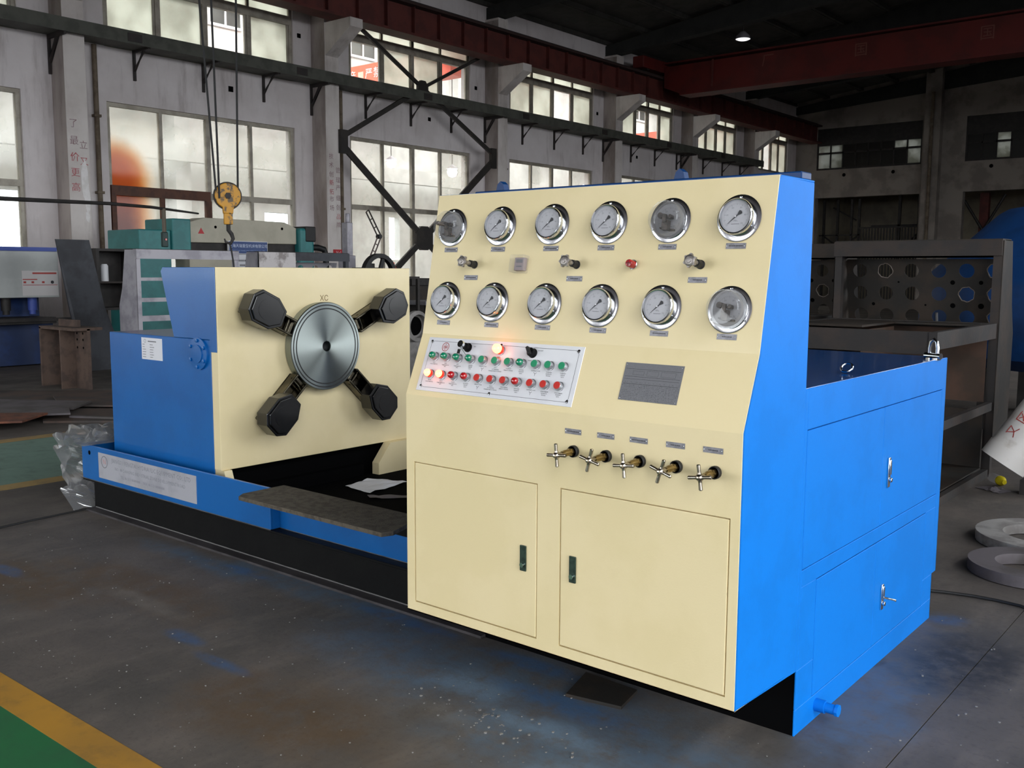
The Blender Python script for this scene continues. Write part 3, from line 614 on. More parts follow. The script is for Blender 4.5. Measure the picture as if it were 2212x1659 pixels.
for y, z in ((15.86, 4.6), (21.42, 4.7)): obj('gusset_plate', MB().box(xb-.03, xb+.07, y-.1, y+.12, z-.28, z+.28), brace_mat, t)
t = thing('runway_beam', (-18.0, 20, 7.3), 'dark red crane runway beam resting on the left wall corbels', 'crane runway')
obj('web', MB().box(-18.02, -17.98, -8.9, 43.4, 7.36, 8.04), runway_red, t); obj('flange', MB().box(-18.25, -17.75, -8.9, 43.4, 7.3, 7.36), runway_red, t); obj('flange', MB().box(-18.25, -17.75, -8.9, 43.4, 8.04, 8.1), M('runway_top_dark', '#33201E', rough=.8), t)
sme, _ = MB().box(0, .11, -.012, .012, 7.36, 8.04).mesh('stiffener', runway_red, (0, 0, 0))
for k in range(56): inst(sme, 'stiffener', t, Matrix.Translation((-17.98, -8+.92*k, 0)))
obj('rail', MB().box(-18.04, -17.96, -8.9, 43.4, 8.1, 8.2), dark_iron, t)
t = thing('overhead_crane', (-7, 29.8, 7.45), 'dark red overhead crane girder spanning the hall under the roof', 'crane')
gp = [(-18.25, 29.5, 8.18), (-17.95, 29.5, 7.86), (-17.35, 29.5, 7.5), (4.0, 29.5, 7.5), (4.6, 29.5, 8.2), (4.6, 29.5, 8.5), (-17.0, 29.5, 8.5), (-18.25, 29.5, 8.42)]
obj('girder', MB().extr([(-17.7, 29.5, 7.74), (-17.05, 29.5, 7.48), (3.6, 29.5, 7.48), (4.2, 29.5, 7.9), (4.2, 29.5, 8.5), (-17.7, 29.5, 8.42)], (0, .55, 0)), crane_red, t)
obj('girder_flange', MB().box(-17.05, 3.6, 29.42, 30.13, 7.42, 7.48), crane_red, t); obj('girder_flange', MB().box(-17.7, 4.2, 29.42, 30.13, 8.5, 8.55), crane_red, t)
obj('end_truck', MB().box(-18.15, -17.72, 28.2, 31.4, 8.24, 8.62), crane_red, t, bevel=.03)
for y in (28.6, 31.0): obj('wheel', MB().cyl((-18.1, y, 8.33), (-17.78, y, 8.33), .13, n=14), dark_iron, t)
for ch, x, z in (('厂', -13.93, 8.2), ('国', -10.98, 8.12), ('国', -7.5, 8.1)): text(ch, .42, fade, t, frame((x, 29.492, z-.05), (1, 0, 0), (0, 0, 1)))
obj('girder_bracket', MB().box(-15.9, -15.84, 29.46, 29.5, 7.6, 8.45), runway_red, t)
t = thing('ceiling_lamp', (-14.18, 28.23, 8.6), 'small dim lamp hanging below the dark roof near the crane', 'lamp')
obj('lamp_shade', MB().lathe([(.24, 0), (.2, .1), (.08, .22), (.0, .24)], 18), galv, t, at=Matrix.Translation((-14.18, 28.23, 8.62)))
obj('lens', MB().lathe([(.0, -.04), (.15, -.03), (.22, .0)], 18), lamp_dim, t, at=Matrix.Translation((-14.18, 28.23, 8.62)))
obj('stem', MB().cyl((-14.18, 28.23, 8.84), (-14.18, 28.23, 9.55), .02, n=6), dark_iron, t)
# ================================================================= CONTROL CONSOLE with its blue tank cabinet
XR, XL = -1.197, -2.53
K0 = (2.457, .242); K1 = (2.457, 1.054); K2 = (2.544, 1.271); K3 = (2.636, 1.776)
con = thing('control_console', (-1.86, 3.3, 0), 'cream fronted hydraulic control console with twelve gauges and bright blue cabinet sides', 'control console')
# dark steel core, then blue skins, then the cream front
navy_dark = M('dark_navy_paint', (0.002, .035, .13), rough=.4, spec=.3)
core = MB().extr([(XL+.01, 2.47, .25), (XL+.01, 2.47, 1.05), (XL+.01, 2.556, 1.27), (XL+.01, 2.645, 1.765), (XL+.01, 2.88, 1.765), (XL+.01, 2.88, 1.13), (XL+.01, 4.375, 1.13), (XL+.01, 4.375, .2), (XL+.01, 3.2, .2), (XL+.01, 3.2, .25)], (XR-.006-XL-.01, 0, 0))
obj('cabinet_core', core, navy, con)
sk = MB()
def side(x0, x1):
    sk.extr([(x0, 2.459, .242), (x0, 2.459, 1.054), (x0, 2.546, 1.271), (x0, 2.638, 1.776), (x0, 2.885, 1.771), (x0, 2.885, .222), (x0, 2.834, .225)], (x1-x0, 0, 0))
side(XR-.006, XR); side(XL, XL+.006)
a, b = XR-.006, XR
sk.box(a, b, 2.885, 2.908, .222, 1.141); sk.box(a, b, 2.908, 4.385, 1.009, 1.141); sk.box(a, b, 4.331, 4.385, .2, 1.009)
sk.box(a, b, 2.908, 4.331, .497, .553); sk.box(a, b, 2.908, 3.031, .222, .497); sk.box(a, b, 4.197, 4.331, .2, .497)
sk.box(a, b, 2.897, 4.33, 0, .089); sk.box(a, b, 2.897, 3.031, .089, .222); sk.box(a, b, 4.197, 4.33, .089, .2)
sk.box(XL, XL+.006, 2.885, 4.385, .2, 1.141); sk.box(XL, XL+.006, 3.1, 4.33, 0, .2)
sk.box(XL, XR, 4.379, 4.385, .2, 1.141).box(XL, XR, 4.324, 4.33, 0, .2)
sk.box(XL+.006, XR-.006, 2.879, 2.885, 1.141, 1.771).box(XL, XR, 2.638, 2.885, 1.771, 1.777)
obj('blue_shell', sk, blue, con, bevel=.0015, seg=1)
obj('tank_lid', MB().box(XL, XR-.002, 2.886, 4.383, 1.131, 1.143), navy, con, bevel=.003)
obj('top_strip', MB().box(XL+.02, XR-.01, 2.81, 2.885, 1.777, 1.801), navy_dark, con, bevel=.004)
for x in (-2.40, -1.633): obj('lifting_lug', MB().extr([(x-.02, 2.83, 1.803), (x+.02, 2.83, 1.803), (x+.014, 2.83, 1.825), (x, 2.83, 1.836), (x-.014, 2.83, 1.825)], (0, .03, 0)), navy_dark, con)
# ring on the lid, shackle at its far corner
rg = obj('lid_ring', MB().tube([(-1.274+.020*math.cos(q), 3.424+.02*math.sin(q)*.8, 1.149+.014+.014*math.sin(q)) for q in [2*PI*k/18 for k in range(18)]], .004, 8, True), chrome, con)
sh = MB().tube([(-1.232, 4.245, 1.145), (-1.232, 4.245, 1.19), (-1.226, 4.243, 1.215), (-1.214, 4.238, 1.225), (-1.202, 4.233, 1.215), (-1.197, 4.231, 1.19), (-1.197, 4.231, 1.145)], .008, 10)
sh.cyl((-1.25, 4.25, 1.157), (-1.18, 4.225, 1.157), .013, n=10).cyl((-1.214, 4.238, 1.14), (-1.214, 4.238, 1.15), .03, n=14)
obj('lifting_shackle', sh, chrome, con)
obj('drain_plug', MB().cyl((XR, 3.07, .05), (XR+.035, 3.07, .05), .022, n=14).cyl((XR+.035, 3.07, .05), (XR+.075, 3.07, .05), .017, n=14).cyl((XR+.07, 3.07, .05), (XR+.08, 3.07, .05), .021, n=8), blue, con)
# blue doors
def blue_door(y0, y1, z0, z1, lock=None, keyed=False, lab=None):
    d = obj('cabinet_door', MB().box(XR-.005, XR+.0005, y0, y1, z0, z1), blue, con, bevel=.0015, seg=1)
    if lock:
        ly, lz, h = lock; m = MB().box(XR+.0005, XR+.007, ly-.011, ly+.011, lz-h/2, lz+h/2); m.cyl((XR+.007, ly, lz-h*.25), (XR+.017, ly, lz-h*.25), .009, n=12)
        m.box(XR+.007, XR+.012, ly-.007, ly+.007, lz-h*.08, lz+h*.42)
        if keyed: m.extr([(XR+.01, ly, lz+h*.02), (XR+.05, ly+.02, lz-h*.06), (XR+.05, ly+.02, lz-h*.16), (XR+.042, ly+.016, lz-h*.12), (XR+.01, ly, lz-h*.06)], (.001, .004, 0))
        obj('latch', m, chrome, d, bevel=.002)
blue_door(2.911, 3.617, .556, 1.006); blue_door(3.620, 4.328, .556, 1.006, (3.688, .751, .115))
blue_door(3.034, 3.594, .092, .494); blue_door(3.597, 4.194, .092, .494, (3.68, .266, .10), True)
# cream front: door surround, plain band, slanted desk, gauge panel
fp = MB(); y0, y1 = 2.457, 2.469
fp.box(XL, XR, y0, y1, .242, .280).box(XL, -2.491, y0, y1, .280, .809).box(-1.918, -1.826, y0, y1, .280, .809).box(-1.226, XR, y0, y1, .280, .809).box(XL, XR, y0, y1, .809, 1.054)
fp.extr([(XL, K1[0], K1[1]), (XL, K2[0], K2[1]), (XL, K2[0]+.012, K2[1]-.003), (XL, K1[0]+.012, K1[1])], (XR-XL, 0, 0))
fp.extr([(XL, K2[0], K2[1]), (XL, K3[0], K3[1]), (XL, K3[0]+.012, K3[1]), (XL, K2[0]+.012, K2[1]-.003)], (XR-XL, 0, 0))
fp.box(XL+.02, XR-.02, 2.469, 2.471, .26, .9); fp.extr([(XL, 2.457, .242), (XR, 2.457, .242), (XR, 2.8, .232), (XL, 2.8, .232)], (0, 0, .004))
obj('front_panel', fp, cream, con)
for x0, x1, z0, z1, lx, lz in ((-2.487, -1.922, .284, .805, -1.975, .547), (-1.822, -1.230, .284, .805, -1.771, .549)):
    d = obj('front_door', MB().box(x0, x1, 2.4565, 2.468, z0, z1), cream, con, bevel=.0025)
    m = MB().box(lx-.013, lx+.013, 2.451, 2.4565, lz-.044, lz+.044); lk = obj('lock_plate', m, M('green_grey_lock', '#4A5B52', '#3C4A44', rough=.3, metal=.7, scale=40), d, bevel=.002)
    obj('lock_button', MB().cyl((lx, 2.451, lz-.022), (lx, 2.444, lz-.022), .008, n=14), chrome, d)

# ---- panel frames: local X along the console, Y up the panel, Z out towards the viewer
sU = Vector((0, K3[0]-K2[0], K3[1]-K2[1])).normalized(); sM = Vector((0, K2[0]-K1[0], K2[1]-K1[1])).normalized()
FU = frame((XR, *K2), (1, 0, 0), sU); FMd = frame((XR, *K1), (1, 0, 0), sM); FF = frame((XR, 2.457, 0), (1, 0, 0), (0, 0, 1))
T = Matrix.Translation
# ---- pressure gauges
def gauge_meshes():
    G = {}
    fm = MB().lathe([(.0, 0), (.0665, 0), (.0695, .0015), (.0695, .003), (.067, .0042), (.054, .0042)], 40)
    G['flange'] = fm.mesh('pressure_gauge', M('gauge_flange_steel', '#B4B4B8', '#A6A6AA', rough=.2, metal=1, scale=20, world=False), (0, 0, 0))[0]
    G['bezel'] = MB().lathe([(.0545, .003), (.0545, .022), (.053, .0285), (.0505, .031), (.0475, .0295), (.0468, .026), (.0468, .014)], 40).mesh('bezel', chrome, (0, 0, 0))[0]
    G['dial'] = MB().lathe([(.0, .0225), (.0468, .0225)], 40).mesh('dial', dial_white, (0, 0, 0))[0]
    t_ = MB()
    for k in range(51):
        a = math.radians(225-270*k/50); r0 = .036 if k % 5 else .0335; w_ = .0002 if k % 5 else .0004
        c, s_ = math.cos(a), math.sin(a); t_.add([(r0*c-w_*s_, r0*s_+w_*c, .0228), (r0*c+w_*s_, r0*s_-w_*c, .0228), (.0395*c+w_*s_, .0395*s_-w_*c, .0228), (.0395*c-w_*s_, .0395*s_+w_*c, .0228)], [(0, 1, 2, 3)])
    for k in range(0, 51, 10):
        a = math.radians(225-270*k/50); n_ = text_mesh(str(k), .0075)
        b_ = len(t_.v); t_.v += [(v.co.x+.0285*math.cos(a), v.co.y+.0285*math.sin(a), .0228) for v in n_.vertices]; 
        for p in n_.polygons: t_.f.append([b_+i for i in p.vertices]); t_.sm.append(False); t_.mi.append(0)
    n_ = text_mesh('MPa', .0075); b_ = len(t_.v); t_.v += [(v.co.x, v.co.y-.0125, .0228) for v in n_.vertices]
    for p in n_.polygons: t_.f.append([b_+i for i in p.vertices]); t_.sm.append(False); t_.mi.append(0)
    t_.add([(-.013, -.0225, .0228), (.013, -.0225, .0228), (.013, -.021, .0228), (-.013, -.021, .0228)], [(0, 1, 2, 3)])
    G['marks'] = t_.mesh('dial_markings', ink_soft, (0, 0, 0))[0]
    a = math.radians(222); d = Vector((math.cos(a), math.sin(a), 0)); n = Vector((-d.y, d.x, 0)); o = Vector((0, 0, .0245))
    nm = MB().extr([o+d*.034, o+n*.0018, o-d*.007+n*.0014, o-d*.02+n*.0066, o-d*.0235, o-d*.02-n*.0066, o-d*.007-n*.0014, o-n*.0018], (0, 0, .0008)); nm.cyl((0, 0, .0235), (0, 0, .027), .0022, n=10)
    G['needle'] = nm.mesh('needle', ink, (0, 0, 0))[0]
    G['hub'] = MB().cyl((0, 0, .0265), (0, 0, .0275), .0024, n=10).mesh('needle_hub', white_paint, (0, 0, 0))[0]
    G['glass'] = MB().lathe([(.0, .0285), (.0468, .0285)], 32).mesh('glass', gauge_glass, (0, 0, 0))[0]
    s_ = MB()
    G['screw'] = MB().lathe([(.0042, .004), (.0038, .0062), (.0, .0072)], 10).mesh('screw', chrome, (0, 0, 0))[0]
    # electric contact gauge: deep clear cover over a dark pointer mechanism
    G['dome'] = MB().lathe([(.055, .004), (.0545, .03), (.0525, .046), (.048, .0515), (.0, .053)], 40).mesh('clear_cover', acrylic, (0, 0, 0))[0]
    G['dring'] = MB()._ring(.050, .058, .0042, .010, 40, (0, 0, 0)).mesh('cover_ring', chrome, (0, 0, 0))[0]
    G['ddial'] = MB().lathe([(.0, .009), (.05, .009)], 36).mesh('dial', dial_white, (0, 0, 0))[0]
    m = MB(); m.box(-.013, .008, -.034, -.004, .012, .03).box(-.022, -.004, .002, .014, .014, .034).cyl((-.016, .008, .02), (-.016, .008, .04), .009, n=12).box(.004, .018, .0, .006, .014, .03).cyl((.016, .006, .02), (.016, .006, .036), .0055, n=10)
    m.cyl((-.014, -.03, .012), (-.014, -.03, .036), .0025, n=8).cyl((.008, -.034, .012), (.008, -.034, .036), .0025, n=8).box(-.008, .003, -.012, .012, .03, .038).box(.012, .026, -.036, -.03, .012, .02)
    G['mech'] = m.mesh('contact_mechanism', M('contact_mechanism_dark', '#3A3634', '#57504C', rough=.4, metal=.6, scale=60, world=False), (0, 0, 0))[0]
    G['gknob'] = MB().lathe([(.0055, .052), (.0055, .066), (.0075, .067), (.0075, .082), (.006, .084), (.0, .084)], 14).mesh('adjusting_knob', M('knob_grey', '#5A5452', rough=.35, metal=.4), (0, 0, 0))[0]
    G['ddial_m'] = G['marks']
    return G
G = gauge_meshes()
GX = (-1.245, -1.016, -.789, -.562, -.337, -.109); GX2 = (-1.233, -1.009, -.782, -.558, -.334, -.106)
def gauge(x, s, contact, silver=False):
    M4 = FU @ T((x, s, .0003)); g = inst(G['flange'], 'pressure_gauge', con, M4)
    if contact:
        g['label'] = 'deep electric contact gauge under a clear cover'
        for k, nm in (('dring', 'cover_ring'), ('ddial', 'dial'), ('mech', 'contact_mechanism'), ('dome', 'clear_cover')): inst(G[k], nm, g, M4)
        inst(G['marks'], 'dial_markings', g, M4 @ T((0, 0, -.0132)))
        if silver: inst(G['gknob'], 'adjusting_knob', g, M4)
    else:
        for k, nm in (('bezel', 'bezel'), ('dial', 'dial'), ('marks', 'dial_markings'), ('needle', 'needle'), ('hub', 'needle_hub'), ('glass', 'glass')): inst(G[k], nm, g, M4)
    for a in (90, 210, 330): inst(G['screw'], 'screw', g, M4 @ T((.062*math.cos(math.radians(a)), .062*math.sin(math.radians(a)), 0)))
for i, x in enumerate(GX): gauge(x, .391, i in (0, 4), i == 0)
for i, x in enumerate(GX2): gauge(x, .123, i == 5)
# ---- small riveted label plates (lettering too small to read in the photograph: fine engraved strokes)
def strokes(w, h, rows, seed):
    rnd = random.Random(seed); m = MB()
    for r in range(rows):
        y = h*(.5-(r+.5)/rows)*.62; x = -w*.36*(.6+.4*rnd.random()); xe = -x
        while x < xe:
            d = .0009+.0016*rnd.random(); m.add([(x, y-.0016/rows**.4, 0), (x+d, y-.0016/rows**.4, 0), (x+d, y+.0018/rows**.4, 0), (x, y+.0018/rows**.4, 0)], [(0, 1, 2, 3)]); x += d+.0007+.0006*rnd.random()
    return m.mesh('engraved_marks', ink, (0, 0, 0))[0]
lp, _ = MB().box(-.0315, .0315, -.0085, .0085, 0, .0012).mesh('label_plate', plate_grey, (0, 0, 0))
rv, _ = MB().lathe([(.0017, .0012), (.0013, .0024), (.0, .0027)], 8).mesh('rivet', chrome, (0, 0, 0))
STK = [strokes(.063, .017, 1, k) for k in range(5)]
def label_plate(Fr, x, s, k=0, tilt=0):
    M4 = Fr @ T((x, s, .0003)) @ Matrix.Rotation(tilt, 4, 'Z'); p = inst(lp, 'label_plate', con, M4)
    inst(STK[k % 5], 'engraved_marks', p, M4 @ T((0, 0, .0015)))
    for q in (-.028, .028): inst(rv, 'rivet', p, M4 @ T((q, 0, 0)))
for k, x in enumerate((-1.24, -1.016, -.784, -.563, -.338, -.11)): label_plate(FU, x, .310, k)
for k, x in enumerate((-1.127, -.673, -.222)): label_plate(FU, x, .209, k+2)
for k, x in enumerate((-1.234, -1.005, -.78, -.557, -.332, -.106)): label_plate(FU, x, .044, k+1)
for k, x in enumerate((-.58, -.456, -.337, -.211, -.089)): label_plate(FF, x, .997, k)
# ---- three needle valves with star knobs
km = MB(); npt = 48
prof = []
for i in range(npt): a = 2*PI*i/npt; r = .0185+.0034*math.cos(6*a); prof.append((r*math.cos(a), r*math.sin(a)))
km.extr([(x, y, .062) for x, y in prof], (0, 0, .009), True); km.lathe([(.0175, .071), (.012, .0745), (.009, .0745), (.008, .077), (.0, .0775)], 20); km.lathe([(.008, .03), (.008, .062)], 14)
kme, _ = km.mesh('star_knob', M('cast_aluminium', '#A09A96', '#8A8480', rough=.38, metal=.8, scale=60, world=False), (0, 0, 0))
kst, _ = MB().lathe([(.014, 0), (.014, .004), (.0115, .005), (.0115, .030)], 20).lathe([(.0125, .012), (.0125, .026)], 6, False).mesh('needle_valve', rubber, (0, 0, 0))
for x in (-1.116, -.67, -.217):
    M4 = FU @ T((x, .255, .0003)); v = inst(kst, 'needle_valve', con, M4); inst(kme, 'star_knob', v, M4 @ Matrix.Rotation(x*3, 4, 'Z'))
# counter under a clear box, red signal lens
M4 = FU @ T((-.9, .255, .0003)); cb = obj('counter', MB().box(-.021, .021, -.022, .022, 0, .016), M('counter_grey', '#8E8084', rough=.45), con, at=M4, bevel=.0015)
obj('counter_window', MB().box(-.014, .014, .004, .016, .016, .0166), ink_soft, cb, at=M4); obj('counter_digits', strokes_mb := MB().box(-.012, .012, -.0105, -.006, .016, .0165), ink_soft, cb, at=M4)
obj('clear_cover', MB().box(-.030, .030, -.030, .030, .001, .034), acrylic, cb, at=M4, bevel=.003)
M4 = FU @ T((-.452, .255, .0003)); rb = obj('signal_button', MB().lathe([(.0155, 0), (.0155, .006), (.0145, .007)], 20), chrome, con, at=M4)
obj('red_knob', MB().lathe([(.0125, .006), (.0125, .028), (.0105, .031), (.0, .032)], 24), red_part, rb, at=M4); obj('knob_slots', MB().box(-.009, .009, -.0012, .0012, .0318, .0326).box(-.0012, .0012, -.009, .009, .0318, .0326), M('dark_red', '#5A1014', rough=.4), rb, at=M4)
# ---- button panel on the slanted desk
PC = FMd @ T((-.941, .120, .0003)); PW, PH = .695, .2015
bp = obj('button_panel', MB().box(-PW/2, PW/2, -PH/2, PH/2, 0, .0022), plate_white, con, at=PC, bevel=.0006, seg=1)
bm_ = MB(); L, H, w_ = PW/2-.018, PH/2-.014, .0011; z_ = .0026
def seg(x0, y0, x1, y1):
    d = Vector((x1-x0, y1-y0, 0)); n = Vector((-d.y, d.x, 0)).normalized()*w_/2; bm_.add([Vector((x0, y0, z_))-n, Vector((x1, y1, z_))-n, Vector((x1, y1, z_))+n, Vector((x0, y0, z_))+n], [(0, 1, 2, 3)])
c_ = .012
for sx in (-1, 1): seg(sx*L, -H+c_, sx*L, H-c_)
for sy in (-1, 1): seg(-L+c_, sy*H, L-c_, sy*H)
for sx in (-1, 1):
    for sy in (-1, 1): seg(sx*(L-c_), sy*H, sx*L, sy*(H-c_))
obj('border_line', bm_, ink, bp, at=PC)
for x, y in ((-L+.002, H-.002), (L-.002, H-.002), (-L+.002, -H+.002), (L-.002, -H+.002), (0, H), (0, -H)): 
    obj('panel_screw', MB().lathe([(.0062, .0022), (.0055, .0042), (.0, .005)], 14), chrome, bp, at=PC @ T((x, y, 0)))
lo = MB()._ring(.0145, .0168, 0, .0003, 32, (0, 0, 0)); obj('emblem_ring', lo, ink_red, bp, at=PC @ T((-1.198+.941, .187-.120, .0026)))
em = MB(); 
for q in ((-.009, -.0075, -.006, .006), (.0075, .009, -.006, .006), (-.009, .009, -.0012, .0012), (-.0012, .0012, -.0125, .0125), (-.0075, -.0035, .0048, .0062), (.0035, .0075, .0048, .0062), (-.0075, -.0035, -.0062, -.0048), (.0035, .0075, -.0062, -.0048)): em.add([(q[0], q[2], 0), (q[1], q[2], 0), (q[1], q[3], 0), (q[0], q[3], 0)], [(0, 1, 2, 3)])
obj('emblem', em, ink_red, bp, at=PC @ T((-1.198+.941, .187-.120, .0029)))
BX = (-1.233, -1.176, -1.118, -1.058, -1.001, -.942, -.885, -.829, -.769, -.713, -.656)
bcol, _ = MB().lathe([(.0165, 0), (.0165, .0035), (.0142, .0045), (.0135, .016), (.0128, .017)], 24).mesh('push_button', brushed, (0, 0, 0))
fcap = {c: MB().lathe([(.0125, .0165), (.0122, .0195), (.0, .0198)], 24).mesh('button_cap', m, (0, 0, 0))[0] for c, m in (('g', green_btn), ('r', red_btn))}
lcap = {c: MB().lathe([(.0128, .015), (.0132, .019), (.0128, .0225), (.0105, .0285), (.006, .0315), (.0, .0325)], 24).mesh('lamp_lens', m, (0, 0, 0))[0] for c, m in (('g', green_lens), ('r', red_lens), ('on', lamp_on), )}
lring, _ = MB().lathe([(.0140, .006), (.0140, .017), (.0131, .019)], 24).mesh('lens_ring', lamp_on2, (0, 0, 0))
LBL = [('вкл.', 'маслонасос'), ('вкл.', 'гидронасос', '№1'), ('вкл.', 'гидронасос', '№2'), ('зажим', 'левой', 'тяги'), ('левый стол', ), ('раст.', 'установка', 'поворотного блока'), ('подъём', 'левого блока'), ('зажим', 'правой', 'тяги'), ('правый стол', ), ('подъём', 'правого', 'блока'), ('подъём', 'левой', 'тяги')]
LBR = [('выкл.', 'маслонасос'), ('выкл.', 'гидронасоса', '№1'), ('выкл.', 'гидронасоса', '№2'), ('разжим', 'левой', 'тяги'), ('левый стол', ), ('выкл.', 'установка', 'поворотного блока'), ('опускание', 'левого блока'), ('разжим', 'правой', 'тяги'), ('правый стол', ), ('опускание', 'правого', 'блока'), ('опускание', 'правой', 'тяги')]
for row, (s, c, LB) in enumerate(((.148, 'g', LBL), (.082, 'r', LBR))):
    for i, x in enumerate(BX):
        M4 = FMd @ T((x, s, .0025)); b_ = inst(bcol, 'push_button', bp, M4); lens = i in (0, 1, 2, 3, 7); lit = row == 1 and i < 2
        b_['label'] = ('lit glowing red lamp button' if lit else ('green' if c == 'g' else 'red') + (' domed lamp' if lens else ' flat push button'))
        if lens: inst(lcap['on' if lit else c], 'lamp_lens', b_, M4)
        else: inst(fcap[c], 'button_cap', b_, M4)
        if lit: inst(lring, 'lens_ring', b_, M4)
        t_ = '\n'.join(LB[i]); y_ = s-.0195-.0035*(len(LB[i])-1)
        text(t_, .0062, ink, bp, FMd @ T((x, y_-.001, .0029)), 'button_caption', res=0)
        if LB[i][0] in ('левый стол', 'правый стол'):
            m = MB(); yy = s-.031
            for q in ((0, 0, 0, -.007), (0, 0, -.006, .005), (0, 0, .006, .005)):
                d = Vector((q[2]-q[0], q[3]-q[1], 0)); n = Vector((-d.y, d.x, 0)).normalized()*.0006; p0 = Vector((q[0], q[1], 0)); p1 = Vector((q[2], q[3], 0)); m.add([p0-n, p1-n, p1+n, p0+n], [(0, 1, 2, 3)])
            obj('arrow_symbol', m, ink, bp, at=FMd @ T((x, yy, .0029)))
M4 = FMd @ T((-.936, .188, .0025)); b_ = inst(bcol, 'push_button', bp, M4, label='large glowing power lamp'); inst(lcap['on'], 'lamp_lens', b_, M4 @ Matrix.Scale(1.25, 4)); inst(lring, 'lens_ring', b_, M4 @ Matrix.Scale(1.1, 4))
text('сеть', .0062, ink, bp, FMd @ T((-.94, .1655, .0029)), 'button_caption', res=0)
M4 = FMd @ T((-1.089, .190, .0025)); ks = obj('key_switch', MB().lathe([(.0165, 0), (.0165, .004), (.0125, .005), (.0125, .02), (.009, .022)], 20), black_steel, bp, at=M4)
obj('key', MB().box(-.0014, .0014, -.008, .008, .020, .036).cyl((0, 0, .036), (0, 0, .046), .0125, n=16), chrome, ks, at=M4); obj('key_tag', MB().tube([(0, -.011, .04), (.004, -.018, .03), (.009, -.028, .018), (.012, -.036, .006)], .0012, 6).box(-.011, .003, -.034, -.018, .0375, .039), chrome, ks, at=M4)
text('вкл', .0058, ink, bp, FMd @ T((-1.06, .196, .0029)), 'button_caption', res=0); text('откл', .0058, ink, bp, FMd @ T((-1.089, .165, .0029)), 'button_caption', res=0)
M4 = FMd @ T((-.797, .187, .0025)); rs = obj('selector_switch', MB().lathe([(.0165, 0), (.0165, .0035), (.0145, .005), (.0145, .018), (.012, .02)], 20), black_steel, bp, at=M4)
obj('selector_handle', MB().box(-.005, .005, -.012, .016, .018, .034), rubber, rs, at=M4 @ Matrix.Rotation(.6, 4, 'Z'), bevel=.002)
text('ручной', .0058, ink, bp, FMd @ T((-.768, .198, .0029)), 'button_caption', res=0); text('выкл', .0062, ink, bp, FMd @ T((-.803, .1615, .0029)), 'button_caption', res=0)
# etched data plate right of the button panel
PS = FMd @ T((-.3265, .1215, .0003)); sp = obj('data_plate', MB().box(-.102, .102, -.060, .060, 0, .0015), spec_m, con, at=PS)
sm_ = MB()
for y in (.040, .016, .008, -.0075): sm_.add([(-.096, y-.0004, 0), (.096, y-.0004, 0), (.096, y+.0004, 0), (-.096, y+.0004, 0)], [(0, 1, 2, 3)])
for q in ((-.07, -.03, .022, .034), (-.02, .02, .02, .036), (.03, .08, .02, .036)):
    x0, x1, y0_, y1_ = q
    for a_ in ((x0, x1, y0_, y0_+.0005), (x0, x1, y1_-.0005, y1_), (x0, x0+.0005, y0_, y1_), (x1-.0005, x1, y0_, y1_)): sm_.add([(a_[0], a_[2], 0), (a_[1], a_[2], 0), (a_[1], a_[3], 0), (a_[0], a_[3], 0)], [(0, 1, 2, 3)])
obj('etched_lines', sm_, ink, sp, at=PS @ T((0, 0, .0018)))
for x in (-.096, .096):
    for y in (-.054, .054): inst(rv, 'rivet', sp, PS @ T((x, y, .0005)))
# ---- five cross handle valves on the plain band
vb_, _ = MB().lathe([(.019, 0), (.019, .012), (.0165, .014), (.0165, .0)], 18).mesh('cross_valve', rubber, (0, 0, 0))
vs_, _ = MB().lathe([(.0125, .012), (.0125, .03)], 6, False).lathe([(.0105, .03), (.0105, .052), (.0085, .056), (.0085, .066)], 18).mesh('valve_body', brass, (0, 0, 0))
h = MB().lathe([(.006, .06), (.006, .082), (.0105, .086), (.0115, .096), (.0085, .102), (.0055, .104), (.0045, .108), (.0, .109)], 18)
for k in range(4):
    a = PI/2*k; d = Vector((math.cos(a), math.sin(a), 0)); c = Vector((0, 0, .094)); h.cyl(c, c+d*.014, .0075, .0055, 12); h.cyl(c+d*.012, c+d*.0345, .0052, .0058, 12); h.cyl(c+d*.0345, c+d*.0368, .0058, .004, 12)
vh_, _ = h.mesh('cross_handle', nickel, (0, 0, 0))
for i, (x, r) in enumerate(((-.575, 5), (-.451, -14), (-.329, 6), (-.204, -18), (-.079, 8))):
    M4 = FF @ T((x, .935, .0003)); v = inst(vb_, 'cross_valve', con, M4); inst(vs_, 'valve_body', v, M4); inst(vh_, 'cross_handle', v, M4 @ Matrix.Rotation(math.radians(r), 4, 'Z'))
# skid, and a black sheet standing in for shade under the overhanging console
sd = MB().box(XL+.05, XL+.13, 2.95, 4.3, .02, .25).box(XL, XR-.008, 2.90, 2.906, .0, .25)
obj('skid_and_gap_shade', sd, void_black, con)
# ================================================================= TEST BENCH with headstock and clamping plate
bn = thing('test_bench', (-4.2, 3.65, 0), 'long black and blue valve test bench with cream clamping plate and bright steel disc', 'test bench')
def ibeam(y0, y1, x0, x1):
    m = MB(); yc = (y0+y1)/2
    m.box(x0, x1, yc-.005, yc+.005, .012, .197).box(x0, x1, y0, y1, .197, .209)
    for k in range(4): m.box(x0+.5+.8*k, x0+.51+.8*k, yc+.005, y1-.01, .012, .197)
    return m
obj('side_beam', ibeam(2.872, 3.02, -5.84, -2.533), black_steel, bn, bevel=.002, seg=1); obj('side_beam', ibeam(4.36, 4.50, -5.84, -2.56), black_steel, bn)
for y in (2.872, 4.36): obj('bottom_flange', MB().box(-5.84, -2.533, y, y+.148, 0, .012), dusty_flange, bn, bevel=.0015, seg=1)
obj('weld_bead', MB().tube([(-5.82+.05*k, 2.938,   .0125+.0006*math.sin(k*2.1)) for k in range(66)], .0035, 6), M('weld_bead_steel', '#CFCDCC', rough=.3, metal=.8), bn)
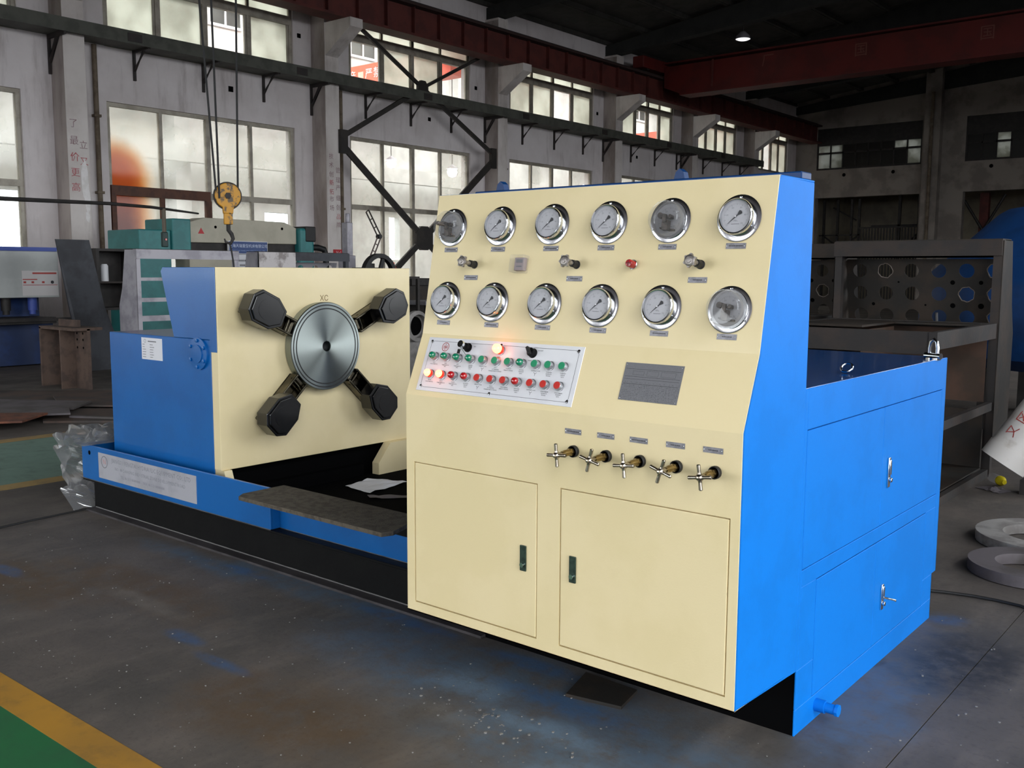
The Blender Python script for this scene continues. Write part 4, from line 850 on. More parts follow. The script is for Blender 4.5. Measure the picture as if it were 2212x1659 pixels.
obj('front_plate', MB().box(-5.84, -3.93, 2.872, 2.884, .211, .425), blue_bench, bn, bevel=.003)
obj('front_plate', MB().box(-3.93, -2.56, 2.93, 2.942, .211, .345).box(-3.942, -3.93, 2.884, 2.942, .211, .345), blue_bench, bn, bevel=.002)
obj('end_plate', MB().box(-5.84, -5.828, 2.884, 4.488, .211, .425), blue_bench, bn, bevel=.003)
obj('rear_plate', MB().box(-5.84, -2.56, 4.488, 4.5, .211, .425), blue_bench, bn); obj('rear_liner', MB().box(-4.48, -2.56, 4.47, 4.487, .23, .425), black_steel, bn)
obj('tank_end_shade', MB().box(-4.5555, -4.553, 3.06, 4.33, .229, .418).box(-4.552, -4.50, 3.2, 4.0, .229, .30), void_black, bn)  # black sheets stand in for the shade under the clamping plate
obj('bed_tray', MB().box(-5.828, -2.56, 2.95, 4.487, .211, .228), void_black, bn)
obj('scuffed_edge', MB().box(-5.84, -3.93, 2.8705, 2.873, .2085, .2125).box(-3.93, -2.56, 2.9285, 2.931, .2095, .2125), steel_bare, bn)
obj('bolt_hole', MB().cyl((-5.745, 2.8715, .378), (-5.745, 2.874, .378), .014, n=14), void_black, bn)
# nameplate on the front plate
NP = frame((-5.105, 2.8718, .3165), (1, 0, 0), (0, 0, 1)); npl = obj('nameplate', MB().box(-.527, .527, -.0775, .0775, 0, .0025), M('nameplate_aluminium', '#B4B4BC', '#A6A6AE', rough=.42, metal=.3, scale=5), bn, at=NP)
npi = M('worn_nameplate_lettering', '#85858E', rough=.6)
text('JIANGSU FENGTAI HYDRAULIC EQUIPMENT CO., LTD', .036, npi, npl, NP @ T((.055, .045, .0029)), res=1, sx=.98)
text('NO. 88 DAHONG INDUSTRIAL ZONE DEVELOPMENT ROAD', .028, npi, npl, NP @ T((.045, .0, .0029)), res=1); text('TEL: 86 513 88888888     FAX: 86 513 88888888', .024, npi, npl, NP @ T((-.03, -.042, .0029)), res=1)
obj('emblem_ring', MB()._ring(.033, .037, 0, .0004, 28, (0, 0, 0)), M('emblem_grey', '#6E6A70', rough=.6), npl, at=NP @ T((-.455, .026, .0028))); text('N', .045, M('emblem_pink', '#C08A84', rough=.6), npl, NP @ T((-.455, .026, .003)))
# headstock tank and hood
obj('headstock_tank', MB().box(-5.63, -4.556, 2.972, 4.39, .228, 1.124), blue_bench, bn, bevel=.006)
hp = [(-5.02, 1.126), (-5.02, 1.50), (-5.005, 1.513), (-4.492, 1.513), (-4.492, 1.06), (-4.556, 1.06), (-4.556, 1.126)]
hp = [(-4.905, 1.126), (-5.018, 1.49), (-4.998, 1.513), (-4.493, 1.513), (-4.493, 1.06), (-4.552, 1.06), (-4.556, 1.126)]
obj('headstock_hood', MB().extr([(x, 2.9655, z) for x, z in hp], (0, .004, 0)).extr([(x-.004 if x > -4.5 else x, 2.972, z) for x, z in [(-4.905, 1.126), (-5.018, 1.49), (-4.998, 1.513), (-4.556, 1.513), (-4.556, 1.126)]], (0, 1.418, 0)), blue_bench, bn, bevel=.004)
pl = obj('paper_label', MB().box(-5.258, -5.038, 2.9695, 2.9715, .981, 1.107), paper, bn)
LP = frame((-5.148, 2.969, 1.044), (1, 0, 0), (0, 0, 1)); sk_ = MB(); random.seed(5)
for r in range(6):
    for c0, c1 in ((-.098, -.055), (-.02, .03)):
        x = c0
        while x < c0+(c1-c0)*(.5+.5*random.random()): d = .003+.004*random.random(); sk_.add([(x, .022-.0145*r, 0), (x+d, .022-.0145*r, 0), (x+d, .026-.0145*r, 0), (x, .026-.0145*r, 0)], [(0, 1, 2, 3)]); x += d+.0015
sk_.add([(-.04, .04, 0), (.05, .04, 0), (.05, .046, 0), (-.04, .046, 0)], [(0, 1, 2, 3)]); obj('printed_lines', sk_, ink_soft, pl, at=LP); obj('emblem_ring', MB()._ring(.009, .011, 0, .0004, 20, (0, 0, 0)), ink_soft, pl, at=LP @ T((-.07, .044, 0)))
bf = frame((-4.667, 2.972, 1.045), (1, 0, 0), (0, 0, 1)); bs = obj('flange_boss', MB().lathe([(.088, 0), (.088, .012), (.05, .014), (.05, .02), (.0, .021)], 28), blue_bench, bn, at=bf)
for k in range(6): obj('bolt', MB().lathe([(.011, .012), (.011, .021), (.0, .022)], 6, False), blue_bench, bs, at=bf @ T((.072*math.cos(PI/3*k+.5), .072*math.sin(PI/3*k+.5), 0)))
# cream clamping plate with feet
cp = obj('clamping_plate', MB().box(-4.552, -4.488, 2.970, 4.396, .418, 1.514), cream, bn, bevel=.003)
def foot(m): obj('plate_foot', m, cream, bn)
ft = MB().extr([(-4.552, 2.974, .418), (-4.47, 2.974, .418), (-4.40, 2.974, .228), (-4.552, 2.974, .228)], (0, .05, 0));foot(ft);ft = MB().extr([(-4.5, 4.17, .418), (-4.5, 4.07, .30), (-4.5, 4.07, .228), (-4.5, 4.39, .228), (-4.5, 4.39, .418)], (.06, 0, 0));foot(ft);ft = MB().extr([(-4.552, 4.345, .418), (-4.503, 4.345, .418), (-4.503, 4.345, .228), (-4.552, 4.345, .228)], (0, .045, 0));foot(ft)
CF = frame((-4.488, 3.66, 1.06), (0, 1, 0), (0, 0, 1))
ds = obj('steel_disc', MB().lathe([(.245, 0), (.255, .004), (.257, .056), (.2535, .0605), (.2415, .0605), (.2415, .0570), (.2365, .0570), (.2365, .0605), (.2215, .0605), (.2215, .0570), (.2165, .0570), (.2165, .0605), (.031, .0605), (.029, .058), (.029, .02), (.0, .02)], 96), [turned], bn, at=CF)
obj('seal_ring', MB()._ring(.2355, .2425, .0571, .0609, 72, (0, 0, 0)), rubber, ds, at=CF); obj('seal_ring', MB()._ring(.2155, .2225, .0571, .0609, 72, (0, 0, 0)), rubber, ds, at=CF); obj('centre_bore', MB().lathe([(.029, .0200), (.0285, .0565), (.0, .0205)][:1]+[(.0288, .021), (.0, .0212)], 24), rubber, ds, at=CF)
text('ХС', .046, M('rust_marking', '#7A6238', rough=.7), cp, CF @ T((.036, .276, .0008)))
claw_blk = M('blackened_clamp_steel', '#0C0C0D', '#171617', rough=.24, scale=25, world=False, coat=.3); claw_arm = M('dark_clamp_arm', '#6E685A', '#4A463C', rough=.22, metal=1, scale=10, world=False)
for i, (ang, r0) in enumerate(((154.5, .535), (25.5, .525), (223.5, .535), (316, .53))):
    A4 = CF @ Matrix.Rotation(math.radians(ang), 4, 'Z')
    am = MB().box(.262, .60, -.05, .05, .0005, .012).box(.262, .60, -.05, -.036, .012, .075).box(.262, .60, .036, .05, .012, .075).box(.262, .285, -.036, .036, .012, .05)
    am.cyl((.30, -.052, .045), (.30, .052, .045), .010, n=12)
    a_ = obj('clamp_arm', am, claw_arm, bn, at=A4, bevel=.004)
    hh = .092; pts = [(r0-.135, -.045), (r0-.06, -hh), (r0+.055, -hh), (r0+.10, -.045), (r0+.10, .045), (r0+.055, hh), (r0-.06, hh), (r0-.135, .045)]
    km_ = MB().extr([(x, y, .05) for x, y in pts], (0, 0, .095)); km_.extr([((x-r0)*.86+r0, y*.86, .145) for x, y in pts], (0, 0, .008))
    k_ = obj('clamp_block', km_, claw_blk, a_, at=A4, bevel=.006)
    obj('clamp_pin', MB().lathe([(.056, .153), (.056, .1545), (.0, .1546)], 28), claw_blk, a_, at=A4 @ T((r0-.005, 0, 0)))
# step plate bolted along the front, sheets left on the bed
spm = MB().extr([(-3.815, 2.612, .428), (-3.85, 2.66, .428), (-3.852, 2.90, .428), (-2.90, 2.90, .428), (-2.82, 2.66, .428), (-2.84, 2.612, .428)], (0, 0, .018))
obj('step_plate', spm, M('gritty_step_rubber', '#5C5448', '#463F36', rough=.85, scale=30, bump=.6, bscale=160), bn)
obj('step_bracket', MB().box(-3.84, -2.6, 2.885, 2.93, .345, .428), black_steel, bn)
for i, (pts, lab) in enumerate((([(-4.33, 3.70), (-4.37, 3.91), (-4.14, 4.03), (-4.08, 3.67)], 'crumpled white sheet lying on the black bench bed'), ([(-4.05, 3.62), (-3.86, 3.80), (-3.80, 3.77), (-3.98, 3.58)], 'narrow grey strip of sheet lying on the bench bed'))):
    m = MB(); n_ = 8; q = [Vector((p[0], p[1], 0)) for p in pts]; vs = []
    for a in range(n_+1):
        for b in range(n_+1):
            u, v = a/n_, b/n_; p = q[0]*(1-u)*(1-v)+q[1]*u*(1-v)+q[2]*u*v+q[3]*(1-u)*v; vs.append((p.x, p.y, .233+.02*abs(mnoise.noise(Vector((p.x*9, p.y*9, i))))))
    m.add(vs, [(a*(n_+1)+b, (a+1)*(n_+1)+b, (a+1)*(n_+1)+b+1, a*(n_+1)+b+1) for a in range(n_) for b in range(n_)])
    o = obj('paper_sheet', m, paper if i == 0 else scrap_grey); o['label'] = lab; o['category'] = 'sheet'
# crumpled clear plastic wrap over the left end of the bench
def wrap():
    m = MB(); NU, NV = 46, 54; vs = []
    path = [(-5.70, .43), (-5.80, .455), (-5.90, .50), (-6.06, .47), (-6.12, .38), (-6.02, .30), (-6.07, .22), (-6.0, .13), (-5.92, .06), (-5.88, .012)]
    for a in range(NU+1):
        s = a/NU; y = 2.80+1.5*s
        for b in range(NV+1):
            t = b/NV*(len(path)-1); k = min(int(t), len(path)-2); f = t-k; x = path[k][0]*(1-f)+path[k+1][0]*f; z = path[k][1]*(1-f)+path[k+1][1]*f
            p = Vector((x*4.2, y*4.2, z*4.2)); d = (abs(mnoise.noise(p))*.16+abs(mnoise.noise(p*2.7+Vector((5, 1, 2))))*.075+mnoise.noise(p*7)*.018)
            out = max(0, min(1, (b/NV-.12)*4)); xx = x-d*out*(.9+.5*math.sin(s*7+1)); zz = max(.006, z+(d-.06)*.7*min(1, b/NV*6))
            if s < .16: xx += (.16-s)*1.3*out*.6
            vs.append((xx, y+.05*mnoise.noise(p*1.7+Vector((9, 9, 0))), zz))
    m.add(vs, [(a*(NV+1)+b, (a+1)*(NV+1)+b, (a+1)*(NV+1)+b+1, a*(NV+1)+b+1) for a in range(NU) for b in range(NV)]); return m
o = obj('plastic_wrap', wrap(), wrap_m); o['label'] = 'crumpled clear plastic wrap hanging over the left end of the bench'; o['category'] = 'plastic wrap'
for (x0, x1, y0, y1, lab) in ((-1.985, -1.74, 2.68, 2.86, 'dark square steel plate on the floor under the console front'),):
    o = obj('steel_plate', MB().extr([(-1.942, 2.66, 0), (-1.996, 2.86, 0), (-1.764, 2.85, 0), (-1.735, 2.70, 0)], (0, 0, .012)), rust_dark); o['label'] = lab; o['category'] = 'steel plate'

# ================================================================= CHAIN HOIST HOOK
HK = Vector((-9.0, 6.13, 2.28))
hk = thing('hook_block', HK, 'worn yellow hook block hanging from steel ropes', 'crane hook')
HF = frame(HK, (.45, .89, 0), (0, 0, 1))
obj('sheave_housing', MB().extr([(.135*math.cos(a), .135*math.sin(a), -.035) for a in [PI*(-.36+1.72*k/22) for k in range(23)]]+[(-.05, -.19, -.035), (.05, -.19, -.035)], (0, 0, .07)), yellow_hook, hk, at=HF, bevel=.01)
obj('axle_nut', MB().lathe([(.035, .03), (.035, .055), (.0, .058)], 6, False), dark_iron, hk, at=HF); obj('sheave_rim', MB()._ring(.12, .148, -.012, .012, 28, (0, 0, 0)), dark_iron, hk, at=HF)
obj('shank', MB().box(-.045, .045, -.3, -.18, -.03, .03), yellow_hook, hk, at=HF, bevel=.008)
obj('hook', MB().tube([(0, -.28, 0), (0, -.36, 0), (.03, -.40, 0), (.045, -.45, 0), (.02, -.50, 0), (-.03, -.49, 0), (-.045, -.45, 0)], [.022, .022, .022, .02, .017, .014, .008], 10), dark_iron, hk, at=HF)
for q0, q1 in ((Vector((-9, 5.99, 2.33)), Vector((-9, 5.86, 4.23))), (Vector((-9, 6.03, 2.25)), Vector((-9, 6.0, 4.26))), (Vector((-9, 6.26, 2.33)), Vector((-9, 6.3, 4.32)))):
    d = (q1-q0); obj('wire_rope', MB().cyl(q0, q0+d*((9.7-q0.z)/d.z), .011, n=6), cable_blk, hk)
o = obj('wire_sling', MB().tube([(-9.0, 6.135, 1.79), (-8.99, 6.15, 1.72), (-8.99, 6.17, 1.6), (-8.99, 6.2, 1.35), (-8.98, 6.25, .8), (-8.9, 6.3, .02)], .009, 6), cable_blk); o['label'] = 'thin wire sling trailing down from the yellow hook block'; o['category'] = 'sling'
# long boom with a hanging pendant, left
t = thing('jib_boom', (-12, 4.6, 0), 'long thin dark boom reaching in from the left at head height', 'boom')
obj('post', MB().cyl((-12, 4.6, 0), (-12, 4.6, 2.42), .05, n=12), dark_iron, t); obj('boom', MB().tube([(-12, 4.45, 2.315), (-12, 5.2, 2.32), (-12, 6.4, 2.335), (-12, 7.0, 2.32), (-12, 7.7, 2.27)], [.03, .026, .022, .02, .012], 8), dark_iron, t)
t = thing('pendant_control', (-12.0, 7.17, 1.75), 'black pendant control hanging from the dark boom', 'control')
obj('cord', MB().cyl((-12.0, 7.17, 2.31), (-12.0, 7.17, 2.0), .028, n=8), M('pendant_tube', '#5C5346', rough=.6), t); obj('handset', MB().box(-12.03, -11.97, 7.13, 7.21, 1.80, 2.0), M('pendant_dark_green', '#13302C', rough=.5), t, bevel=.012); obj('button', MB().cyl((-11.97, 7.17, 1.9), (-11.96, 7.17, 1.9), .014, n=10), red_btn, t)
# ================================================================= LEFT BACKGROUND MACHINES AND SCRAP
def Xp(pts, x0, x1): return MB().extr([(x0, y, z) for y, z in pts], (x1-x0, 0, 0))
sh = thing('plate_shear', (-16.2, 4.8, 0), 'wide plate shear with white upper guard and dark blue base', 'machine')
obj('upper_guard', MB().box(-15.6, -15.2, 2.2, 7.24, 1.06, 1.77), shear_white, sh, bevel=.01); obj('top_stripe', MB().box(-15.62, -15.185, 2.2, 7.22, 1.77, 1.83), stripe_blue, sh)
obj('base', MB().box(-16.9, -15.35, 2.2, 7.18, .02, .66), shear_blue, sh); obj('table', MB().box(-15.9, -15.05, 2.2, 7.1, .66, .76), dark_iron, sh, bevel=.008); obj('table_lip', MB().box(-15.05, -15.0, 2.2, 7.9, .70, .75), dark_iron, sh)
obj('rear_frame', MB().box(-17.2, -15.62, 2.3, 7.1, .66, 1.7), shear_blue, sh)
for k in range(12): obj('hold_down', MB().cyl((-15.4, 2.5+.4*k, .86), (-15.4, 2.5+.4*k, 1.06), .07, n=12).cyl((-15.4, 2.5+.4*k, .8), (-15.4, 2.5+.4*k, .86), .05, n=12), stripe_blue if k % 2 else dark_iron, sh)
LB_ = frame((-15.196, 6.93, 1.28), (0, 1, 0), (0, 0, 1)); lb = obj('warning_label', MB().box(-.26, .29, -.19, .19, 0, .004), M('label_white', '#C8C4C4', rough=.6), sh, at=LB_)
m = MB()
for q in ((-.1, .27, .14, .165), (-.25, -.03, .05, .065), (-.25, .28, -.03, -.022), (-.24, -.2, .0, .03), (-.12, -.08, .0, .03), (.04, .08, .0, .03)): m.add([(q[0], q[2], .005), (q[1], q[2], .005), (q[1], q[3], .005), (q[0], q[3], .005)], [(0, 1, 2, 3)])
obj('label_print', m, ink_red, lb, at=LB_); obj('label_symbol', MB().cyl((.2, .015, .004), (.2, .015, .006), .025, n=12), ink, lb, at=LB_)
o = obj('leaning_plate', MB().extr([(-14.15, 6.72, 1.93), (-14.15, 7.22, 1.93), (-14.05, 7.36, .95), (-13.9, 7.62, 0), (-13.9, 6.98, 0), (-14.05, 6.84, .85)], (-.03, .0, 0)), galv_dark); o['label'] = 'dark grey sheet steel leaning upright beside the shear'; o['category'] = 'steel sheet'
bs = thing('channel_stand', (-12.2, 5.95, 0), 'brown rusty steel stand shaped like a doorway on the floor', 'stand')
brn = M('brown_rusty_channel', '#5E4C42', '#4A3C36', rough=.75, scale=7, bump=.2)
obj('leg', MB().box(-12.62, -12.58, 5.72, 6.1, 0, .76).box(-12.62, -12.35, 6.06, 6.1, 0, .76), brn, bs); obj('leg', MB().box(-12.08, -12.05, 5.72, 6.1, 0, .74).box(-12.08, -11.72, 5.9, 5.94, 0, .76), brn, bs)
obj('top_plate', MB().box(-12.62, -11.72, 5.72, 6.1, .74, .775), brn, bs); obj('cross_piece', MB().box(-12.5, -12.0, 5.92, 5.96, .775, .86), brn, bs)
for x in (-11.98, -11.83):
    for z in (.52, .62, .70): obj('bolt_hole', MB().cyl((x, 5.898, z), (x, 5.902, z), .016, n=8), void_black, bs)
random.seed(11)
plates = [([(-10.9, 3.0), (-9.5, 4.35), (-9.15, 3.95), (-10.0, 2.6)], .081, .10, wood_rust, 'orange brown rusty plate nearest the green lane'),
          ([(-12.2, 2.8), (-9.9, 4.75), (-9.45, 4.55), (-10.8, 2.4)], .061, .08, scrap_grey, 'pale grey steel sheet under the orange brown plate'),
          ([(-12.6, 3.6), (-10.3, 5.2), (-9.9, 4.8), (-11.6, 3.0)], .041, .06, scrap_grey, 'grey steel sheet lying behind the pale one'),
          ([(-10.4, 4.7), (-9.0, 5.9), (-8.6, 5.2), (-9.5, 4.3)], .0, .02, scrap, 'brown steel sheet beside the blue bench'),
          ([(-11.2, 5.2), (-9.2, 6.6), (-8.9, 6.0), (-10.4, 4.9)], .021, .04, scrap, 'brown steel sheet overlapping another, near the bench tank'),
          ([(-12.4, 5.0), (-11.0, 6.3), (-10.3, 5.6), (-11.4, 4.7)], .0, .02, scrap, 'dark plate at the foot of the brown stand'),
          ([(-14.3, 3.4), (-12.4, 5.0), (-12.1, 4.6), (-13.6, 3.0)], .061, .12, rust_dark, 'dark bar of steel lying toward the brown stand'),
          ([(-9.55, 4.62), (-8.98, 4.95), (-8.95, 4.9), (-9.52, 4.57)], .021, .04, scrap_grey, 'thin pale strip of steel at the front of the scrap heap')]
for pts, z0, z1, mt, lab in plates:
    o = obj('scrap_plate', MB().extr([(x, y, z0) for x, y in pts], (0, 0, z1-z0)), mt); o['label'] = lab; o['category'] = 'steel plate'; o['group'] = 'scrap plates on the floor at left'
for bx, lab in (((-13.6, -12.75, 3.8, 3.9, 0, .06), 'dark square bearer under the thick steel bar at left'), ((-11.4, -10.2, 3.7, 3.78, 0, .04), 'dark square bearer under the grey scrap sheets')): o = obj('bearer', MB().box(*bx), rust_dark); o['label'] = lab; o['category'] = 'timber'
def prism_black(): return MB().extr([(-9.9, 6.2, .041), (-9.2, 6.2, .041), (-9.2, 6.2, .38)], (0, .05, 0))
o = obj('black_gusset', prism_black(), void_black); o['label'] = 'black triangular plate standing behind the blue bench tank'; o['category'] = 'steel plate'

# ---- unfinished console carcasses of bare steel
def carcass(name, loc, rz, w, label, tank, sides, mats, seed, group='unfinished console carcasses', holes=True, sheet=False):
    fr_m, pl_m = mats; t = thing(name, loc, label, 'steel frame', group, rz); R4 = WM[t.name]
    def P(nm, mb, mt, bevel=0): return obj(nm, mb, mt, t, at=R4, bevel=bevel)
    prof = [(0, .24), (0, 1.05), (.087, 1.27), (.178, 1.74), (.43, 1.74), (.43, .24)]
    for x in sides: P('side_plate', MB().extr([(x, y, z) for y, z in prof], (.006 if x < w/2 else -.006, 0, 0)), pl_m)
    if sheet: P('cladding_sheet', MB().box(1.0, 1.61, .452, .458, .8, 1.742), M('mottled_white_sheet', '#C6C0C0', '#8E8684', rough=.6, scale=7, lo=.45, hi=.62, metal=.1))
    s = .06
    P('top_cover', MB().box(.01, w-.01, .18, .43, 1.746, 1.752), rust_dark)
    for x in (0.007, w-s-.007): P('post', MB().box(x, x+s, .43-s, .43, 0, 1.74), fr_m)
    P('top_rail', MB().box(.007, w-.007, .43, .45, 1.63, 1.745).box(.007, w-.007, .37, .43, 1.735, 1.745), fr_m)
    for z in ((1.36, 1.4), (1.1, 1.15), (.86, .93)) if not tank else ((1.08, 1.14),): P('rail', MB().box(.067, w-.067, .40, .43, *z), fr_m)
    if holes:
        ph = MB(); cw = (w-.02)/6; ang = math.atan2(.17-.05, 1.63-1.07); F4 = R4 @ frame((.01, .05, 1.07), (1, 0, 0), (0, math.sin(ang), math.cos(ang)))
        for k in range(6):
            for r in range(3): ph.holed(k*cw, (k+1)*cw, .184*r, .184*(r+1), .056, .004)
        obj('gauge_panel', ph, pl_m, t, at=F4); obj('panel_edge', MB().box(0, w-.02, -.006, 0, 0, .005), rust_edge, t, at=F4)
        if tank:
            obj('under_rail_shade', MB().box(.012, w-.012, .165, .18, 1.62, 1.746), void_black, t, at=R4)  # black plate stands in for the shade below the top cover
            for k, r in ((0, 0), (0, 1), (0, 2), (1, 1), (4, 2)): obj('cut_burr', MB().tube([((k+.5)*cw+(.058+.004*math.sin(5*q+k))*math.cos(q), (r+.5)*.184+(.058+.004*math.sin(7*q+r))*math.sin(q), -.002) for q in [2*PI*j/20 for j in range(20)]], .0035, 5, True), rust_edge, t, at=F4)
            for k, r, s_ in ((1, 1, .02), (1, 2, .018), (2, 1, .008), (3, 2, .008), (4, 1, .014), (0, 1, .022), (0, 2, .016)): obj('small_hole', MB().cyl(((k+1)*cw, r*.184, -.001), ((k+1)*cw, r*.184, .001), s_, n=10), void_black, t, at=F4)
        if tank: obj('gauge_pin', MB().cyl((.42*w, .02, -.02), (.42*w, .13, -.02), .01, n=10), steel_bare, t, at=F4)
    if tank:
        y1 = 1.9; L = .05
        for x in (.007, w-L-.007):
            P('tank_post', MB().box(x, x+L, y1-L, y1, 0, 1.14), fr_m)
            for z in (.0, .50, 1.03): P('tank_rail', MB().box(x+.005, x+L-.005, .45, y1-L, z, z+(.11 if z > 1 else .06)), fr_m)
        P('tank_rail', MB().box(.057, w-.057, y1-L, y1-.01, 1.0, 1.14), fr_m); P('tank_rail', MB().box(.057, w-.057, y1-L, y1, .0, .06), fr_m)
        P('tank_deck', MB().box(.06, w-.06, .45, .62, 1.12, 1.135).box(.55*w, w-.06, .62, 1.3, 1.12, 1.135).box(.06, .55*w, 1.55, y1-L-.01, 1.1, 1.115), pl_m)
        P('tank_wall', MB().box(.065, w-.065, .47, .476, .56, 1.1).box(.55*w, .55*w+.006, .62, 1.3, .7, 1.1), M('rust_brown_sheet', '#4E382C', '#3E3026', rough=.8, scale=3, bump=.1))
        P('added_lower_wall', MB().box(.065, w-.065, .47, .476, .06, .5), rust_dark); P('added_lower_side', MB().box(w-.072, w-.066, .476, y1-L, .06, 1.0), rust_dark)  # sheets added to make the tank interior read dark
        P('bottom_plate', MB().box(.06, w-.06, .45, y1-L, .06, .07), pl_m)
    return t
carcass('console_carcass', (-11.55, 7.72, 0), -PI/2, 1.48, 'unfinished bare steel console frame with grey side sheet behind the blue bench', False, (1.474,), (galv, galv), 1, holes=False)
carcass('console_carcass', (-11.5, 9.6, 0), -PI/2, 1.62, 'second unfinished console frame with dark top rail, left of the flywheel machine', False, (1.614,), (galv_dark, galv), 2, sheet=True)
carcass('console_carcass', (-1.76, 8.13, 0), PI, 1.25, 'rusty unfinished console frame with rows of gauge holes behind the blue cabinet', True, (0, 1.244), (rust, rust_dark), 3)
carcass('console_carcass', (-3.15, 8.75, 0), PI, 1.25, 'second rusty console frame half hidden behind the blue console top', True, (0,), (rust_dark, rust_dark), 4)

# ---- press brake: teal cheeks, beige beam, blue sign
pb = thing('press_brake', (-15, 10, 0), 'large teal and beige press brake with a blue company sign', 'machine')
obj('left_cheek', MB().box(-15.5, -14.5, 8.22, 8.78, 0, 2.14), teal, pb, bevel=.02); obj('left_cylinder_box', MB().box(-15.3, -14.45, 8.78, 9.12, 1.75, 2.33), teal, pb, bevel=.02)
obj('beam', Xp([(9.13, 1.95), (9.13, 2.29), (9.42, 2.37), (11.06, 2.36), (11.32, 2.26), (11.32, 1.97)], -14.9, -14.5), beige, pb, bevel=.01)
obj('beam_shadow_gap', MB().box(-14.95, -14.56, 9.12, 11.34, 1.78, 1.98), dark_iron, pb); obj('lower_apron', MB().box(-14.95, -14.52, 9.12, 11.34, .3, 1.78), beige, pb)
obj('right_cheek', MB().box(-15.4, -14.4, 11.33, 11.66, 0, 2.27), teal, pb, bevel=.05); obj('right_cheek_cap', MB().box(-15.2, -14.38, 11.45, 11.68, 2.02, 2.3), rubber, pb, bevel=.02); obj('bed', MB().box(-15.3, -14.45, 8.8, 11.33, 0, .3), teal, pb)
for y, z in ((9.62, 2.22), (11.0, 2.24)): obj('lifting_hole', MB().cyl((-14.5, y, z), (-14.495, y, z), .025, n=8), void_black, pb)
obj('warning_triangle', MB().extr([(-14.499, 9.28, 2.1), (-14.499, 9.40, 2.1), (-14.499, 9.34, 2.2)], (.003, 0, 0)), sign_red, pb)
SG = frame((-14.45, 10.24, 1.885), (0, 1, 0), (0, 0, 1)); sg = obj('company_sign', MB().box(-.40, .40, -.11, .11, -.05, 0), white_paint, pb, at=SG); obj('sign_face', MB().box(-.392, .392, -.102, .102, 0, .003), sign_blue, sg, at=SG)
text('上海天瑞重型机床有限公司', .066, M('sign_pale', '#C8D4EC', rough=.5), sg, SG @ T((0, .025, .005))); text('SHANGHAI TIANRUI MACHINE TOOL CO., LTD', .032, M('sign_pale2', '#8FA8D8', rough=.5), sg, SG @ T((0, -.055, .005)))
o = obj('notice_sheet', MB().box(-14.515, -14.505, 10.0, 10.34, 1.48, 1.77), paper); o['label'] = 'white notice sheet taped under the blue company sign'; o['category'] = 'notice'
m = MB()
for z, a, b in ((1.66, 10.05, 10.29), (1.58, 10.09, 10.25)):
    y = a
    while y < b: m.add([(-14.503, y, z-.015), (-14.503, y+.02, z-.015), (-14.503, y+.02, z+.015), (-14.503, y, z+.015)], [(0, 1, 2, 3)]); y += .028
obj('printed_line', m, ink_soft, o)
t = thing('black_duct', (-14.8, 12.0, 1.9), 'black elbow pipe running from the teal machine', 'pipe'); obj('pipe', MB().tube([(-14.8, 11.7, 1.93), (-14.8, 12.05, 1.93), (-14.8, 12.2, 1.9), (-14.8, 12.25, 1.8), (-14.8, 12.25, 0)], .06, 12), rubber, t)
ws_ = thing('wall_sign', (-18.49, 15.7, 1.93), 'small red board with white letters on the lettered column', 'sign'); WS = frame((-18.495, 15.7, 1.935), (0, 1, 0), (0, 0, 1)); obj('board', MB().box(-.16, .16, -.07, .07, 0, .01), sign_red, ws_, at=WS); text('Vol', .11, white_paint, ws_, WS @ T((0, -.01, .012)))

# ---- flywheel machine with a jointed arm
fm_ = thing('flywheel_press', (-12.2, 11, 0), 'black flywheel machine with a jointed lattice arm beside a grey post', 'machine')
FWf = frame((-12.0, 11.05, 1.42), (0, 1, 0), (0, 0, 1))
wh = MB()._ring(.29, .36, -.05, .05, 36, (0, 0, 0)); wh.lathe([(.07, -.08), (.07, .08)], 16)
for k in range(5): a = 2*PI*k/5; c, s = math.cos(a), math.sin(a); wh.extr([(.06*c-.035*s, .06*s+.035*c, -.02), (.06*c+.035*s, .06*s-.035*c, -.02), (.30*c+.03*s, .30*s-.03*c, -.02), (.30*c-.03*s, .30*s+.03*c, -.02)], (0, 0, .04))
obj('flywheel', wh, rubber, fm_, at=FWf); obj('machine_body', MB().box(-12.6, -12.1, 10.75, 11.4, 0, 1.4), dark_iron, fm_, bevel=.02); obj('spindle', MB().cyl((-12.3, 11.05, 1.42), (-11.9, 11.05, 1.42), .05, n=14).box(-12.5, -12.06, 10.9, 11.2, 1.25, 1.55), dark_iron, fm_)
obj('grey_post', MB().box(-12.75, -12.6, 10.9, 11.02, 0, 2.3).box(-12.78, -12.57, 10.84, 11.05, 1.5, 1.75).cyl((-12.65, 10.95, 2.3), (-12.65, 10.95, 2.45), .04, n=10), galv, fm_, bevel=.01)
def lattice(p, q, w):
    p = Vector(p); q = Vector(q); d = (q-p).normalized(); n = Vector((1, 0, 0)).cross(d).normalized()*w; m = MB(); L = (q-p).length
    m.cyl(p+n, q+n, .012, n=6).cyl(p-n, q-n, .012, n=6); k = max(2, int(L/.12))
    for i in range(k+1): c = p+d*L*i/k; m.cyl(c+n, c-n, .009, n=6)
    return m
obj('jointed_arm', lattice((-12.5, 11.28, 1.60), (-12.5, 11.52, 2.06), .035), M('arm_brown', '#5E5250', rough=.6), fm_); obj('jointed_arm', lattice((-12.5, 11.52, 2.1), (-12.5, 11.26, 2.5), .035), angle_dark, fm_)
obj('arm_joint', MB().cyl((-12.54, 11.52, 2.08), (-12.46, 11.52, 2.08), .04, n=12), rubber, fm_); obj('arm_bracket', MB().box(-12.56, -12.44, 11.2, 11.36, 1.38, 1.62), dark_iron, fm_)
